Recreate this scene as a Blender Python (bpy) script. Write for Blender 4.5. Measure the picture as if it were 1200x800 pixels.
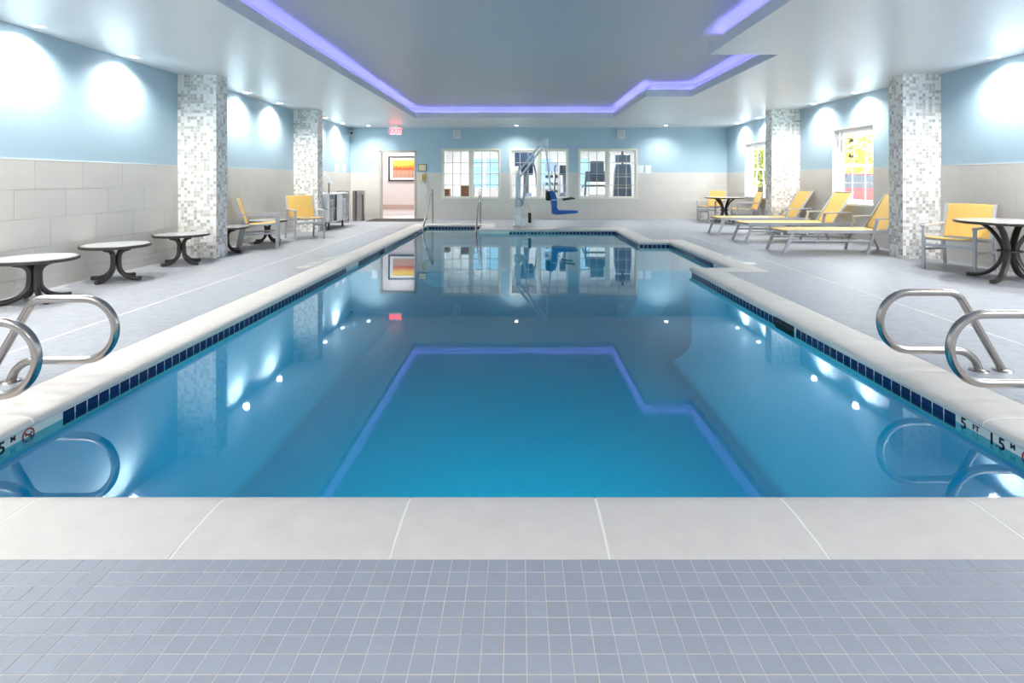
import bpy, bmesh, math, random
from mathutils import Vector, Matrix

random.seed(7)
for o in list(bpy.data.objects):
    bpy.data.objects.remove(o, do_unlink=True)
SC = bpy.context.scene
COL = SC.collection
PI = math.pi

# ------------------------------------------------------------------ camera
FPX, VX, VY, CAMH = 643.0, 609.0, 210.5, 1.22
cd = bpy.data.cameras.new('camera')
cam = bpy.data.objects.new('camera', cd); COL.objects.link(cam)
cam.location = (0, 0, CAMH); cam.rotation_euler = (PI / 2, 0, 0)
cd.sensor_fit = 'HORIZONTAL'; cd.sensor_width = 36.0; cd.lens = 36.0 * FPX / 1200.0
cd.shift_x = (600 - VX) / 1200.0; cd.shift_y = -(400 - VY) / 1200.0
cd.clip_start = 0.05; cd.clip_end = 200
SC.camera = cam

# ------------------------------------------------------------------ world, exposure
SKY_STRENGTH = 3.4
DOWN_W, WASH_W, COVE_E, GYM_W, POOL_W = 105.0, 92.0, 8.0, 34.0, 9.0
SC.view_settings.view_transform = 'Standard'
SC.view_settings.look = 'None'
SC.view_settings.gamma = 1.0
SC.view_settings.use_curve_mapping = False
SC.view_settings.exposure = 1.15
w = bpy.data.worlds.new('overcast_sky'); SC.world = w; w.use_nodes = True
bg = w.node_tree.nodes['Background']
bg.inputs[0].default_value = (0.86, 0.93, 1.0, 1); bg.inputs[1].default_value = SKY_STRENGTH


# ------------------------------------------------------------------ materials
def new_mat(name):
    m = bpy.data.materials.new(name); m.use_nodes = True
    nt = m.node_tree
    return m, nt, nt.nodes['Principled BSDF']


def lin(r, g, b):
    f = lambda c: ((c / 255.0 + 0.055) / 1.055) ** 2.4 if c > 10 else c / 255.0 / 12.92
    return (f(r), f(g), f(b), 1)


def mat(name, col, rough=0.5, metal=0.0, var=0.0, scale=6.0, bump=0.0, bscale=80.0, spec=0.5, emit=None, objvar=0.0):
    m, nt, p = new_mat(name)
    p.inputs['Roughness'].default_value = rough
    p.inputs['Metallic'].default_value = metal
    p.inputs['Specular IOR Level'].default_value = spec
    p.inputs['Base Color'].default_value = col
    tc = nt.nodes.new('ShaderNodeTexCoord')
    if var > 0 or objvar > 0:
        mx = nt.nodes.new('ShaderNodeHueSaturation')
        mx.inputs['Color'].default_value = col
        add = nt.nodes.new('ShaderNodeMath'); add.operation = 'ADD'; add.inputs[0].default_value = 1 - var - objvar
        n = nt.nodes.new('ShaderNodeTexNoise'); n.inputs['Scale'].default_value = scale; n.inputs['Detail'].default_value = 5
        nt.links.new(tc.outputs['Object'], n.inputs['Vector'])
        ml = nt.nodes.new('ShaderNodeMath'); ml.operation = 'MULTIPLY'; ml.inputs[1].default_value = 2 * var
        nt.links.new(n.outputs['Fac'], ml.inputs[0])
        oi = nt.nodes.new('ShaderNodeObjectInfo')
        m2 = nt.nodes.new('ShaderNodeMath'); m2.operation = 'MULTIPLY_ADD'; m2.inputs[1].default_value = 2 * objvar
        nt.links.new(oi.outputs['Random'], m2.inputs[0]); nt.links.new(ml.outputs[0], m2.inputs[2])
        nt.links.new(m2.outputs[0], add.inputs[1])
        nt.links.new(add.outputs[0], mx.inputs['Value'])
        nt.links.new(mx.outputs[0], p.inputs['Base Color'])
    if bump > 0:
        n2 = nt.nodes.new('ShaderNodeTexNoise'); n2.inputs['Scale'].default_value = bscale; n2.inputs['Detail'].default_value = 4
        nt.links.new(tc.outputs['Object'], n2.inputs['Vector'])
        b = nt.nodes.new('ShaderNodeBump'); b.inputs['Strength'].default_value = bump; b.inputs['Distance'].default_value = 0.01
        nt.links.new(n2.outputs['Fac'], b.inputs['Height']); nt.links.new(b.outputs[0], p.inputs['Normal'])
    if emit:
        p.inputs['Emission Color'].default_value = emit[0]; p.inputs['Emission Strength'].default_value = emit[1]
    return m


M = {}
M['paint'] = mat('pale_blue_paint', lin(166, 203, 222), 0.42, var=0.02, scale=2, bump=0.02, bscale=120)
M['ceil'] = mat('satin_ceiling_paint', lin(222, 224, 226), 0.32, var=0.02, scale=1.0)
M['coffer'] = mat('blue_grey_coffer_paint', lin(194, 194, 198), 0.4, var=0.03, scale=0.8)
M['fascia'] = mat('fascia_paint', lin(222, 220, 222), 0.5)
M['walltile'] = mat('stone_wall_tile', lin(214, 210, 203), 0.3, var=0.05, scale=3, objvar=0.018)
M['grout'] = mat('light_grout', lin(200, 196, 188), 0.8, var=0.04)
M['fgrout'] = mat('floor_grout', lin(214, 206, 196), 0.85, var=0.1, scale=30)
M['floortile'] = mat('porcelain_floor_tile', lin(162, 167, 178), 0.45, var=0.07, scale=25, bump=0.08, bscale=150, objvar=0.04)
M['coping'] = mat('cast_stone_coping', lin(222, 216, 209), 0.55, var=0.09, scale=9, bump=0.06, bscale=120, objvar=0.02)
M['cgrout'] = mat('coping_grout', lin(248, 246, 240), 0.8)
M['navy'] = mat('navy_glazed_tile', lin(22, 38, 92), 0.12, var=0.15, scale=20, objvar=0.12)
M['whitetile'] = mat('white_glazed_tile', lin(236, 236, 228), 0.2)
M['plaster'] = mat('pool_plaster', lin(140, 210, 240), 0.7, var=0.03)
M['steel'] = mat('brushed_stainless', lin(178, 172, 168), 0.24, metal=1.0, var=0.04, scale=40)
M['alu'] = mat('silver_aluminium', lin(200, 202, 208), 0.35, metal=0.25, var=0.03)
M['sling'] = mat('yellow_mesh_sling', lin(226, 188, 106), 0.5, var=0.06, scale=60, bump=0.25, bscale=500)
M['dark'] = mat('dark_bronze_metal', lin(84, 80, 78), 0.35, metal=0.5, var=0.05)
M['black'] = mat('black_plastic', lin(22, 22, 24), 0.5)
M['tabletop'] = mat('speckled_tabletop', lin(192, 194, 196), 0.15, var=0.08, scale=90)
M['white'] = mat('white_enamel', lin(246, 246, 245), 0.35)
M['cream'] = mat('cream_painted_wood', lin(238, 233, 215), 0.45)
M['jamb'] = mat('grey_beige_metal_jamb', lin(188, 182, 172), 0.4)
M['towel'] = mat('white_terry_towel', lin(240, 238, 234), 0.95, bump=0.4, bscale=300)
M['blue'] = mat('blue_moulded_plastic', lin(38, 92, 175), 0.35)
M['mat'] = mat('dark_entrance_mat', lin(70, 66, 64), 0.95, bump=0.5, bscale=400)
M['red'] = mat('red_paint', lin(200, 40, 40), 0.4)
M['leaf'] = mat('autumn_leaf', lin(238, 228, 150), 0.7, var=0.25, scale=0.8)
M['leaf2'] = mat('green_leaf', lin(205, 206, 120), 0.7, var=0.25, scale=0.8)
M['bark'] = mat('bark', lin(95, 78, 62), 0.9, var=0.2)
M['asphalt'] = mat('asphalt', lin(150, 150, 150), 0.9, var=0.08)
M['carred'] = mat('red_car_paint', lin(205, 45, 50), 0.25)
M['tyre'] = mat('tyre_rubber', lin(30, 30, 32), 0.8)
M['carglass'] = mat('dark_car_glass', lin(45, 55, 65), 0.08)
M['gymwall'] = mat('white_wall_paint', lin(240, 238, 236), 0.6, var=0.01)
M['gymfloor'] = mat('grey_rubber_floor', lin(150, 148, 146), 0.8, var=0.05)
M['machine'] = mat('machine_grey_blue', lin(122, 142, 165), 0.4, var=0.05)
M['machdark'] = mat('machine_charcoal', lin(80, 86, 100), 0.45)
M['screen'] = mat('dark_screen', lin(62, 78, 104), 0.15)
M['wood'] = mat('brown_wood', lin(150, 98, 66), 0.5, var=0.15, scale=8)
M['corridor'] = mat('corridor_wall_paint', lin(238, 228, 226), 0.6)
M['stripe'] = mat('corridor_wainscot', lin(205, 178, 168), 0.6)
M['frame'] = mat('dark_picture_frame', lin(48, 36, 34), 0.4)
M['paper'] = mat('white_paper', lin(236, 240, 242), 0.6)
M['plaque'] = mat('cream_plaque', lin(228, 214, 176), 0.5)
M['yellowp'] = mat('yellow_plastic', lin(226, 190, 90), 0.45)
M['bulb'] = mat('lamp_lens', (1, 1, 1, 1), 0.5, emit=((1, 0.97, 0.93, 1), 14.0))
M['panel'] = mat('lamp_panel', (1, 1, 1, 1), 0.5, emit=((1, 0.98, 0.96, 1), 4.0))
M['led'] = mat('violet_led', (0.4, 0.4, 1, 1), 0.5, emit=((0.30, 0.30, 1.0, 1), COVE_E))
M['exitred'] = mat('lit_red_letters', lin(220, 30, 40), 0.5, emit=((1, 0.04, 0.06, 1), 3.0))
M['exitbody'] = mat('exit_sign_face', lin(240, 225, 225), 0.5, emit=((1, 0.75, 0.75, 1), 0.25))
M['joint'] = mat('pale_sealant', lin(226, 224, 218), 0.7)


def tile_floor_mat():
    m, nt, p = new_mat('mosaic_deck')
    geo = nt.nodes.new('ShaderNodeNewGeometry')
    mp = nt.nodes.new('ShaderNodeMapping'); mp.inputs['Location'].default_value = (0.041, -1.7072, 0)
    nt.links.new(geo.outputs['Position'], mp.inputs['Vector'])
    br = nt.nodes.new('ShaderNodeTexBrick'); br.offset = 0.0; br.squash = 1.0
    br.inputs['Color1'].default_value = lin(150, 155, 165); br.inputs['Color2'].default_value = lin(161, 166, 175)
    br.inputs['Mortar'].default_value = lin(196, 190, 182)
    br.inputs['Scale'].default_value = 1.0; br.inputs['Mortar Size'].default_value = 0.0014
    br.inputs['Brick Width'].default_value = 0.0589; br.inputs['Row Height'].default_value = 0.0589
    nt.links.new(mp.outputs[0], br.inputs['Vector'])
    n = nt.nodes.new('ShaderNodeTexNoise'); n.inputs['Scale'].default_value = 1.2; n.inputs['Detail'].default_value = 6
    nt.links.new(geo.outputs['Position'], n.inputs['Vector'])
    hs = nt.nodes.new('ShaderNodeHueSaturation')
    ma = nt.nodes.new('ShaderNodeMath'); ma.operation = 'MULTIPLY_ADD'; ma.inputs[1].default_value = 0.14; ma.inputs[2].default_value = 0.93
    nt.links.new(n.outputs['Fac'], ma.inputs[0]); nt.links.new(ma.outputs[0], hs.inputs['Value'])
    nt.links.new(br.outputs['Color'], hs.inputs['Color']); nt.links.new(hs.outputs[0], p.inputs['Base Color'])
    b = nt.nodes.new('ShaderNodeBump'); b.inputs['Strength'].default_value = 0.3; b.inputs['Distance'].default_value = 0.002; b.invert = True
    nt.links.new(br.outputs['Fac'], b.inputs['Height']); nt.links.new(b.outputs[0], p.inputs['Normal'])
    p.inputs['Roughness'].default_value = 0.42
    return m


def mosaic_mat():
    # small square mosaic in whites and greys, cells from world position
    m, nt, p = new_mat('grey_white_mosaic')
    geo = nt.nodes.new('ShaderNodeNewGeometry')
    sp = nt.nodes.new('ShaderNodeSeparateXYZ'); nt.links.new(geo.outputs['Position'], sp.inputs[0])
    sn = nt.nodes.new('ShaderNodeSeparateXYZ'); nt.links.new(geo.outputs['Normal'], sn.inputs[0])

    def math_(op, a, b=None, c=None):
        n = nt.nodes.new('ShaderNodeMath'); n.operation = op
        for i, v in enumerate((a, b, c)):
            if v is None: continue
            if isinstance(v, (int, float)): n.inputs[i].default_value = v
            else: nt.links.new(v, n.inputs[i])
        return n.outputs[0]
    side = math_('GREATER_THAN', math_('ABSOLUTE', sn.outputs['X']), 0.5)
    u = math_('ADD', math_('MULTIPLY', sp.outputs['X'], math_('SUBTRACT', 1.0, side)), math_('MULTIPLY', sp.outputs['Y'], side))
    P = 0.05
    cu = math_('DIVIDE', u, P)
    row = math_('FLOOR', math_('DIVIDE', sp.outputs['Z'], P))
    fu, fz = math_('FRACT', cu), math_('FRACT', math_('DIVIDE', sp.outputs['Z'], P))
    cb = nt.nodes.new('ShaderNodeCombineXYZ')
    nt.links.new(math_('FLOOR', cu), cb.inputs[0]); nt.links.new(row, cb.inputs[1]); nt.links.new(math_('MULTIPLY', side, 7.3), cb.inputs[2])
    wn = nt.nodes.new('ShaderNodeTexWhiteNoise'); wn.noise_dimensions = '3D'; nt.links.new(cb.outputs[0], wn.inputs['Vector'])
    cr = nt.nodes.new('ShaderNodeValToRGB'); cr.color_ramp.interpolation = 'CONSTANT'
    el = cr.color_ramp.elements
    el[0].position = 0; el[0].color = lin(246, 246, 243)
    el[1].position = 0.45; el[1].color = lin(232, 232, 228)
    for pos, c in ((0.56, lin(217, 215, 210)), (0.72, lin(203, 200, 194)), (0.90, lin(184, 182, 180))):
        e = el.new(pos); e.color = c
    nt.links.new(wn.outputs['Value'], cr.inputs[0])
    g = math_('MAXIMUM', math_('MAXIMUM', math_('LESS_THAN', fu, 0.07), math_('GREATER_THAN', fu, 0.96)),
              math_('MAXIMUM', math_('LESS_THAN', fz, 0.07), math_('GREATER_THAN', fz, 0.96)))
    mx = nt.nodes.new('ShaderNodeMix'); mx.data_type = 'RGBA'
    nt.links.new(g, mx.inputs[0]); nt.links.new(cr.outputs[0], mx.inputs[6]); mx.inputs[7].default_value = lin(232, 232, 228)
    nt.links.new(mx.outputs[2], p.inputs['Base Color'])
    b = nt.nodes.new('ShaderNodeBump'); b.inputs['Strength'].default_value = 0.3; b.inputs['Distance'].default_value = 0.002; b.invert = True
    nt.links.new(g, b.inputs['Height']); nt.links.new(b.outputs[0], p.inputs['Normal'])
    p.inputs['Roughness'].default_value = 0.2
    return m


def water_mat():
    m = bpy.data.materials.new('pool_water'); m.use_nodes = True; nt = m.node_tree
    nt.nodes.clear()
    out = nt.nodes.new('ShaderNodeOutputMaterial')
    tr = nt.nodes.new('ShaderNodeBsdfTransparent'); tr.inputs[0].default_value = (0.03, 0.60, 0.66, 1)
    gl = nt.nodes.new('ShaderNodeBsdfGlossy'); gl.inputs['Roughness'].default_value = 0.025; gl.inputs[0].default_value = (0.86, 0.96, 1, 1)
    fr = nt.nodes.new('ShaderNodeFresnel'); fr.inputs['IOR'].default_value = 1.5
    geo = nt.nodes.new('ShaderNodeNewGeometry')
    mp = nt.nodes.new('ShaderNodeMapping'); mp.inputs['Scale'].default_value = (0.9, 0.5, 1)
    nt.links.new(geo.outputs['Position'], mp.inputs[0])
    n = nt.nodes.new('ShaderNodeTexNoise'); n.inputs['Scale'].default_value = 0.9; n.inputs['Detail'].default_value = 1
    nt.links.new(mp.outputs[0], n.inputs['Vector'])
    b = nt.nodes.new('ShaderNodeBump'); b.inputs['Strength'].default_value = 0.02; b.inputs['Distance'].default_value = 0.1
    nt.links.new(n.outputs['Fac'], b.inputs['Height']); nt.links.new(b.outputs[0], gl.inputs['Normal'])
    mx = nt.nodes.new('ShaderNodeMixShader')
    nt.links.new(fr.outputs[0], mx.inputs[0]); nt.links.new(tr.outputs[0], mx.inputs[1]); nt.links.new(gl.outputs[0], mx.inputs[2])
    nt.links.new(mx.outputs[0], out.inputs[0])
    return m


def glass_mat():
    m = bpy.data.materials.new('window_glass'); m.use_nodes = True; nt = m.node_tree
    nt.nodes.clear()
    out = nt.nodes.new('ShaderNodeOutputMaterial')
    tr = nt.nodes.new('ShaderNodeBsdfTransparent'); tr.inputs[0].default_value = (0.95, 0.97, 0.97, 1)
    gl = nt.nodes.new('ShaderNodeBsdfGlossy'); gl.inputs['Roughness'].default_value = 0.02
    fr = nt.nodes.new('ShaderNodeFresnel'); fr.inputs['IOR'].default_value = 1.4
    mx = nt.nodes.new('ShaderNodeMixShader')
    geo = nt.nodes.new('ShaderNodeNewGeometry')
    ff = nt.nodes.new('ShaderNodeMath'); ff.operation = 'SUBTRACT'; ff.inputs[0].default_value = 1.0
    nt.links.new(geo.outputs['Backfacing'], ff.inputs[1])
    fm = nt.nodes.new('ShaderNodeMath'); fm.operation = 'MULTIPLY'
    nt.links.new(fr.outputs[0], fm.inputs[0]); nt.links.new(ff.outputs[0], fm.inputs[1])
    nt.links.new(fm.outputs[0], mx.inputs[0]); nt.links.new(tr.outputs[0], mx.inputs[1]); nt.links.new(gl.outputs[0], mx.inputs[2])
    nt.links.new(mx.outputs[0], out.inputs[0])
    return m


def art_mat():
    m, nt, p = new_mat('abstract_print')
    tc = nt.nodes.new('ShaderNodeTexCoord')
    sp = nt.nodes.new('ShaderNodeSeparateXYZ'); nt.links.new(tc.outputs['Generated'], sp.inputs[0])
    n = nt.nodes.new('ShaderNodeTexNoise'); n.inputs['Scale'].default_value = 22
    nt.links.new(tc.outputs['Generated'], n.inputs['Vector'])
    ad = nt.nodes.new('ShaderNodeMath'); ad.operation = 'MULTIPLY_ADD'; ad.inputs[1].default_value = 1.0; ad.inputs[2].default_value = -0.5
    nt.links.new(n.outputs['Fac'], ad.inputs[0])
    a2 = nt.nodes.new('ShaderNodeMath'); a2.operation = 'ADD'
    nt.links.new(sp.outputs['Z'], a2.inputs[0]); nt.links.new(ad.outputs[0], a2.inputs[1])
    cr = nt.nodes.new('ShaderNodeValToRGB'); e = cr.color_ramp.elements
    e[0].position = 0.0; e[0].color = lin(176, 116, 96)
    e[1].position = 1.0; e[1].color = lin(245, 205, 70)
    for pos, c in ((0.35, lin(190, 120, 100)), (0.5, lin(215, 70, 45)), (0.62, lin(240, 150, 50)), (0.8, lin(248, 215, 90))):
        x = e.new(pos); x.color = c
    nt.links.new(a2.outputs[0], cr.inputs[0])
    wv = nt.nodes.new('ShaderNodeTexWave'); wv.inputs['Scale'].default_value = 7; wv.inputs['Distortion'].default_value = 0.5
    nt.links.new(tc.outputs['Generated'], wv.inputs['Vector'])
    lt = nt.nodes.new('ShaderNodeMath'); lt.operation = 'LESS_THAN'; lt.inputs[1].default_value = 0.42
    nt.links.new(sp.outputs['Z'], lt.inputs[0])
    ml = nt.nodes.new('ShaderNodeMath'); ml.operation = 'MULTIPLY'; nt.links.new(lt.outputs[0], ml.inputs[0]); nt.links.new(wv.outputs['Fac'], ml.inputs[1])
    mx = nt.nodes.new('ShaderNodeMix'); mx.data_type = 'RGBA'
    nt.links.new(ml.outputs[0], mx.inputs[0]); nt.links.new(cr.outputs[0], mx.inputs[6]); mx.inputs[7].default_value = lin(226, 190, 160)
    nt.links.new(mx.outputs[2], p.inputs['Base Color'])
    p.inputs['Roughness'].default_value = 0.5
    return m


def wall_mat(split):
    # blue paint above the tile line, grout bed below it
    m, nt, p = new_mat('painted_wall_over_grout')
    geo = nt.nodes.new('ShaderNodeNewGeometry')
    sp = nt.nodes.new('ShaderNodeSeparateXYZ'); nt.links.new(geo.outputs['Position'], sp.inputs[0])
    lt = nt.nodes.new('ShaderNodeMath'); lt.operation = 'LESS_THAN'; lt.inputs[1].default_value = split
    nt.links.new(sp.outputs['Z'], lt.inputs[0])
    n = nt.nodes.new('ShaderNodeTexNoise'); n.inputs['Scale'].default_value = 2.0
    nt.links.new(geo.outputs['Position'], n.inputs['Vector'])
    hs = nt.nodes.new('ShaderNodeHueSaturation'); hs.inputs['Color'].default_value = lin(174, 200, 214)
    ma = nt.nodes.new('ShaderNodeMath'); ma.operation = 'MULTIPLY_ADD'; ma.inputs[1].default_value = 0.05; ma.inputs[2].default_value = 0.975
    nt.links.new(n.outputs['Fac'], ma.inputs[0]); nt.links.new(ma.outputs[0], hs.inputs['Value'])
    mx = nt.nodes.new('ShaderNodeMix'); mx.data_type = 'RGBA'
    nt.links.new(lt.outputs[0], mx.inputs[0]); nt.links.new(hs.outputs[0], mx.inputs[6]); mx.inputs[7].default_value = lin(196, 191, 182)
    nt.links.new(mx.outputs[2], p.inputs['Base Color'])
    p.inputs['Roughness'].default_value = 0.4
    return m


TILE_TOP = 1.43
M['deck'] = tile_floor_mat(); M['mosaic'] = mosaic_mat(); M['water'] = water_mat()
M['glass'] = glass_mat(); M['tintglass'] = glass_mat(); M['tintglass'].name = 'blue_tinted_glass'
for n_ in M['tintglass'].node_tree.nodes:
    if n_.type == 'BSDF_TRANSPARENT': n_.inputs[0].default_value = (0.33, 0.41, 0.45, 1)
M['art'] = art_mat(); M['wall'] = wall_mat(TILE_TOP)


# ------------------------------------------------------------------ mesh helpers
def link(name, me, parent=None):
    o = bpy.data.objects.new(name, me); COL.objects.link(o)
    if parent: o.parent = parent
    return o


def obj(name, bm, m, parent=None, smooth=False):
    bmesh.ops.recalc_face_normals(bm, faces=bm.faces[:])
    me = bpy.data.meshes.new(name); bm.to_mesh(me); bm.free()
    if smooth:
        for p in me.polygons: p.use_smooth = True
        try: me.set_sharp_from_angle(angle=math.radians(40))
        except Exception: pass
    me.materials.append(M[m] if isinstance(m, str) else m)
    return link(name, me, parent)


def B(): return bmesh.new()


def box(bm, x0, x1, y0, y1, z0, z1):
    v = [bm.verts.new(p) for p in ((x0, y0, z0), (x1, y0, z0), (x1, y1, z0), (x0, y1, z0), (x0, y0, z1), (x1, y0, z1), (x1, y1, z1), (x0, y1, z1))]
    for f in ((3, 2, 1, 0), (4, 5, 6, 7), (0, 1, 5, 4), (1, 2, 6, 5), (2, 3, 7, 6), (3, 0, 4, 7)):
        bm.faces.new([v[i] for i in f])
    return bm


def bx(x0, x1, y0, y1, z0, z1, bev=0.0):
    bm = box(B(), x0, x1, y0, y1, z0, z1)
    if bev > 0:
        bmesh.ops.bevel(bm, geom=bm.edges[:], offset=bev, segments=2, affect='EDGES', profile=0.5)
    return bm


def bar(bm, a, b, w, h, up=(0, 0, 1)):
    # rectangular bar from a to b; w across, h along 'up'
    a, b = Vector(a), Vector(b); d = (b - a).normalized(); up = Vector(up)
    s = d.cross(up)
    if s.length < 1e-4: s = d.cross(Vector((0, 1, 0)))
    s.normalize(); u = s.cross(d).normalized()
    c = [s * (w / 2 * i) + u * (h / 2 * j) for i, j in ((-1, -1), (1, -1), (1, 1), (-1, 1))]
    va = [bm.verts.new(a + q) for q in c]; vb = [bm.verts.new(b + q) for q in c]
    bm.faces.new(va[::-1]); bm.faces.new(vb)
    for i in range(4):
        bm.faces.new((va[i], va[(i + 1) % 4], vb[(i + 1) % 4], vb[i]))
    return bm


def tube(bm, pts, r, seg=10, closed=False):
    pts = [Vector(p) for p in pts]; n = len(pts); rings = []
    prev = None
    for i, p in enumerate(pts):
        if closed: t = pts[(i + 1) % n] - pts[i - 1]
        else: t = pts[min(i + 1, n - 1)] - pts[max(i - 1, 0)]
        t.normalize()
        if prev is None:
            ref = Vector((0, 0, 1)) if abs(t.z) < 0.9 else Vector((0, 1, 0))
            s = t.cross(ref).normalized()
        else:
            s = (prev - t * prev.dot(t)).normalized()
        prev = s; u = t.cross(s)
        rr = r[i] if isinstance(r, (list, tuple)) else r
        rings.append([bm.verts.new(p + (s * math.cos(2 * PI * k / seg) + u * math.sin(2 * PI * k / seg)) * rr) for k in range(seg)])
    for i in range(n if closed else n - 1):
        A, C = rings[i], rings[(i + 1) % n]
        for k in range(seg):
            bm.faces.new((A[k], A[(k + 1) % seg], C[(k + 1) % seg], C[k]))
    if not closed:
        bm.faces.new(rings[0][::-1]); bm.faces.new(rings[-1])
    return bm


def lathe(bm, prof, seg=32, c=(0, 0, 0)):
    rings = []
    for r, z in prof:
        if r < 1e-5: rings.append([bm.verts.new((c[0], c[1], c[2] + z))])
        else: rings.append([bm.verts.new((c[0] + r * math.cos(2 * PI * k / seg), c[1] + r * math.sin(2 * PI * k / seg), c[2] + z)) for k in range(seg)])
    for A, C in zip(rings, rings[1:]):
        for k in range(seg):
            a0, a1 = A[k % len(A)], A[(k + 1) % len(A)]; c0, c1 = C[k % len(C)], C[(k + 1) % len(C)]
            f = []
            for q in (a0, a1, c1, c0):
                if q not in f: f.append(q)
            if len(f) > 2: bm.faces.new(f)
    return bm


def prism(bm, poly, axis, a0, a1):
    # poly of 2D points extruded along axis: 'x' -> (y,z), 'y' -> (x,z), 'z' -> (x,y)
    def P(p, a):
        return {'x': (a, p[0], p[1]), 'y': (p[0], a, p[1]), 'z': (p[0], p[1], a)}[axis]
    A = [bm.verts.new(P(p, a0)) for p in poly]; C = [bm.verts.new(P(p, a1)) for p in poly]
    n = len(poly)
    bm.faces.new(A); bm.faces.new(C[::-1])
    for i in range(n):
        bm.faces.new((A[i], C[i], C[(i + 1) % n], A[(i + 1) % n]))
    return bm


def arc(cx, cy, r, a0, a1, n):
    return [(cx + r * math.cos(math.radians(a0 + (a1 - a0) * i / n)), cy + r * math.sin(math.radians(a0 + (a1 - a0) * i / n))) for i in range(n + 1)]


def spline(pts, n=8):
    # Catmull-Rom through the points
    P = [Vector(p) for p in pts]; P = [2 * P[0] - P[1]] + P + [2 * P[-1] - P[-2]]
    out = []
    for i in range(1, len(P) - 2):
        for k in range(n):
            t = k / n
            out.append(0.5 * (2 * P[i] + (P[i + 1] - P[i - 1]) * t + (2 * P[i - 1] - 5 * P[i] + 4 * P[i + 1] - P[i + 2]) * t * t + (3 * P[i] - P[i - 1] - 3 * P[i + 1] + P[i + 2]) * t ** 3))
    out.append(P[-2])
    return out


def tag(o, label=None, cat=None, group=None, kind=None):
    if label: o['label'] = label
    if cat: o['category'] = cat
    if group: o['group'] = group
    if kind: o['kind'] = kind
    return o


def thing(name, label, cat, loc=(0, 0, 0), rz=0.0, group=None):
    o = bpy.data.objects.new(name, None); COL.objects.link(o); o.empty_display_size = 0.1
    o.location = loc; o.rotation_euler = (0, 0, rz)
    return tag(o, label, cat, group)


def copy_tree(o, parent=None):
    c = o.copy(); COL.objects.link(c)
    c.parent = parent
    for ch in list(o.children): copy_tree(ch, c)
    return c


def place(o, loc, rz, label):
    o.location = loc; o.rotation_euler = (0, 0, rz); o['label'] = label
    return o


def text_obj(name, s, size, m, parent, mtx, depth=0.001, align='CENTER'):
    cu = bpy.data.curves.new(name, 'FONT'); cu.body = s; cu.size = size; cu.align_x = align; cu.align_y = 'CENTER'
    cu.extrude = depth; cu.offset = size * 0.022
    t = bpy.data.objects.new(name, cu); COL.objects.link(t)
    dg = bpy.context.evaluated_depsgraph_get()
    me = bpy.data.meshes.new_from_object(t.evaluated_get(dg))
    bpy.data.objects.remove(t, do_unlink=True)
    me.transform(mtx); me.materials.clear(); me.materials.append(M[m])
    return link(name, me, parent)


def offset_dirs(poly):
    n = len(poly); out = []
    for i in range(n):
        p0, p1, p2 = Vector(poly[i - 1]), Vector(poly[i]), Vector(poly[(i + 1) % n])
        d1, d2 = (p1 - p0).normalized(), (p2 - p1).normalized()
        n1, n2 = Vector((d1.y, -d1.x)), Vector((d2.y, -d2.x))
        out.append((n1 + n2) / (1 + n1.dot(n2)))
    return out


def offset_poly(poly, u):
    return [tuple(Vector(p) + m * u) for p, m in zip(poly, offset_dirs(poly))]


def ring(bm, poly, u0, z0, u1, z1):
    A = [bm.verts.new((*p, z0)) for p in offset_poly(poly, u0)]; C = [bm.verts.new((*p, z1)) for p in offset_poly(poly, u1)]
    n = len(poly)
    for i in range(n):
        bm.faces.new((A[i], A[(i + 1) % n], C[(i + 1) % n], C[i]))
    return bm


def inside(p, poly):
    x, y = p; r = False; n = len(poly)
    for i in range(n):
        (x1, y1), (x2, y2) = poly[i], poly[(i + 1) % n]
        if (y1 > y) != (y2 > y) and x < (x2 - x1) * (y - y1) / (y2 - y1) + x1: r = not r
    return r


def holed_cells(x0, x1, y0, y1, holes, extra_x=(), extra_y=()):
    xs = sorted({x0, x1, *extra_x, *(p[0] for h in holes for p in h)}); ys = sorted({y0, y1, *extra_y, *(p[1] for h in holes for p in h)})
    xs = [x for x in xs if x0 <= x <= x1]; ys = [y for y in ys if y0 <= y <= y1]
    for a, b in zip(xs, xs[1:]):
        for c, d in zip(ys, ys[1:]):
            if not any(inside(((a + b) / 2, (c + d) / 2), h) for h in holes): yield a, b, c, d


def cut_rects(rect, holes):
    out = [rect]
    for (hx0, hx1, hz0, hz1) in holes:
        nxt = []
        for (a, b, c, d) in out:
            if hx1 <= a or hx0 >= b or hz1 <= c or hz0 >= d: nxt.append((a, b, c, d)); continue
            if a < hx0: nxt.append((a, hx0, c, d))
            if b > hx1: nxt.append((hx1, b, c, d))
            a2, b2 = max(a, hx0), min(b, hx1)
            if c < hz0: nxt.append((a2, b2, c, hz0))
            if d > hz1: nxt.append((a2, b2, hz1, d))
        out = nxt
    return [r for r in out if r[1] - r[0] > 0.02 and r[3] - r[2] > 0.02]


# ------------------------------------------------------------------ room dimensions
XL, XR, YN, YF, ZC = -5.30, 6.49, -3.2, 17.17, 2.845
POOL = [(-2.53, 2.11), (2.39, 2.11), (2.39, 7.62), (2.97, 7.62), (2.97, 10.85), (2.35, 10.85), (2.35, 13.55), (-1.0, 13.55), (-1.0, 14.95), (-2.53, 14.95)]
COFFER = [(-2.75, 0.9), (2.46, 0.9), (2.46, 7.13), (3.36, 7.13), (3.36, 10.72), (2.46, 10.72), (2.46, 14.4), (-2.75, 14.4)]
WATER_Z, CW = -0.10, 0.345
DECK_EDGE = offset_poly(POOL, CW)
TP = 0.0589
WIN_FAR = [(-2.443, -0.593), (-0.326, 1.53), (1.829, 3.685)]
WZ0, WZ1 = 0.619, 2.187
DOOR = (-4.38, -3.236, 0.0, 2.13)
WIN_R = [(10.06, 11.38), (14.45, 15.80)]
WR0, WR1 = 0.745, 2.25

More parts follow.
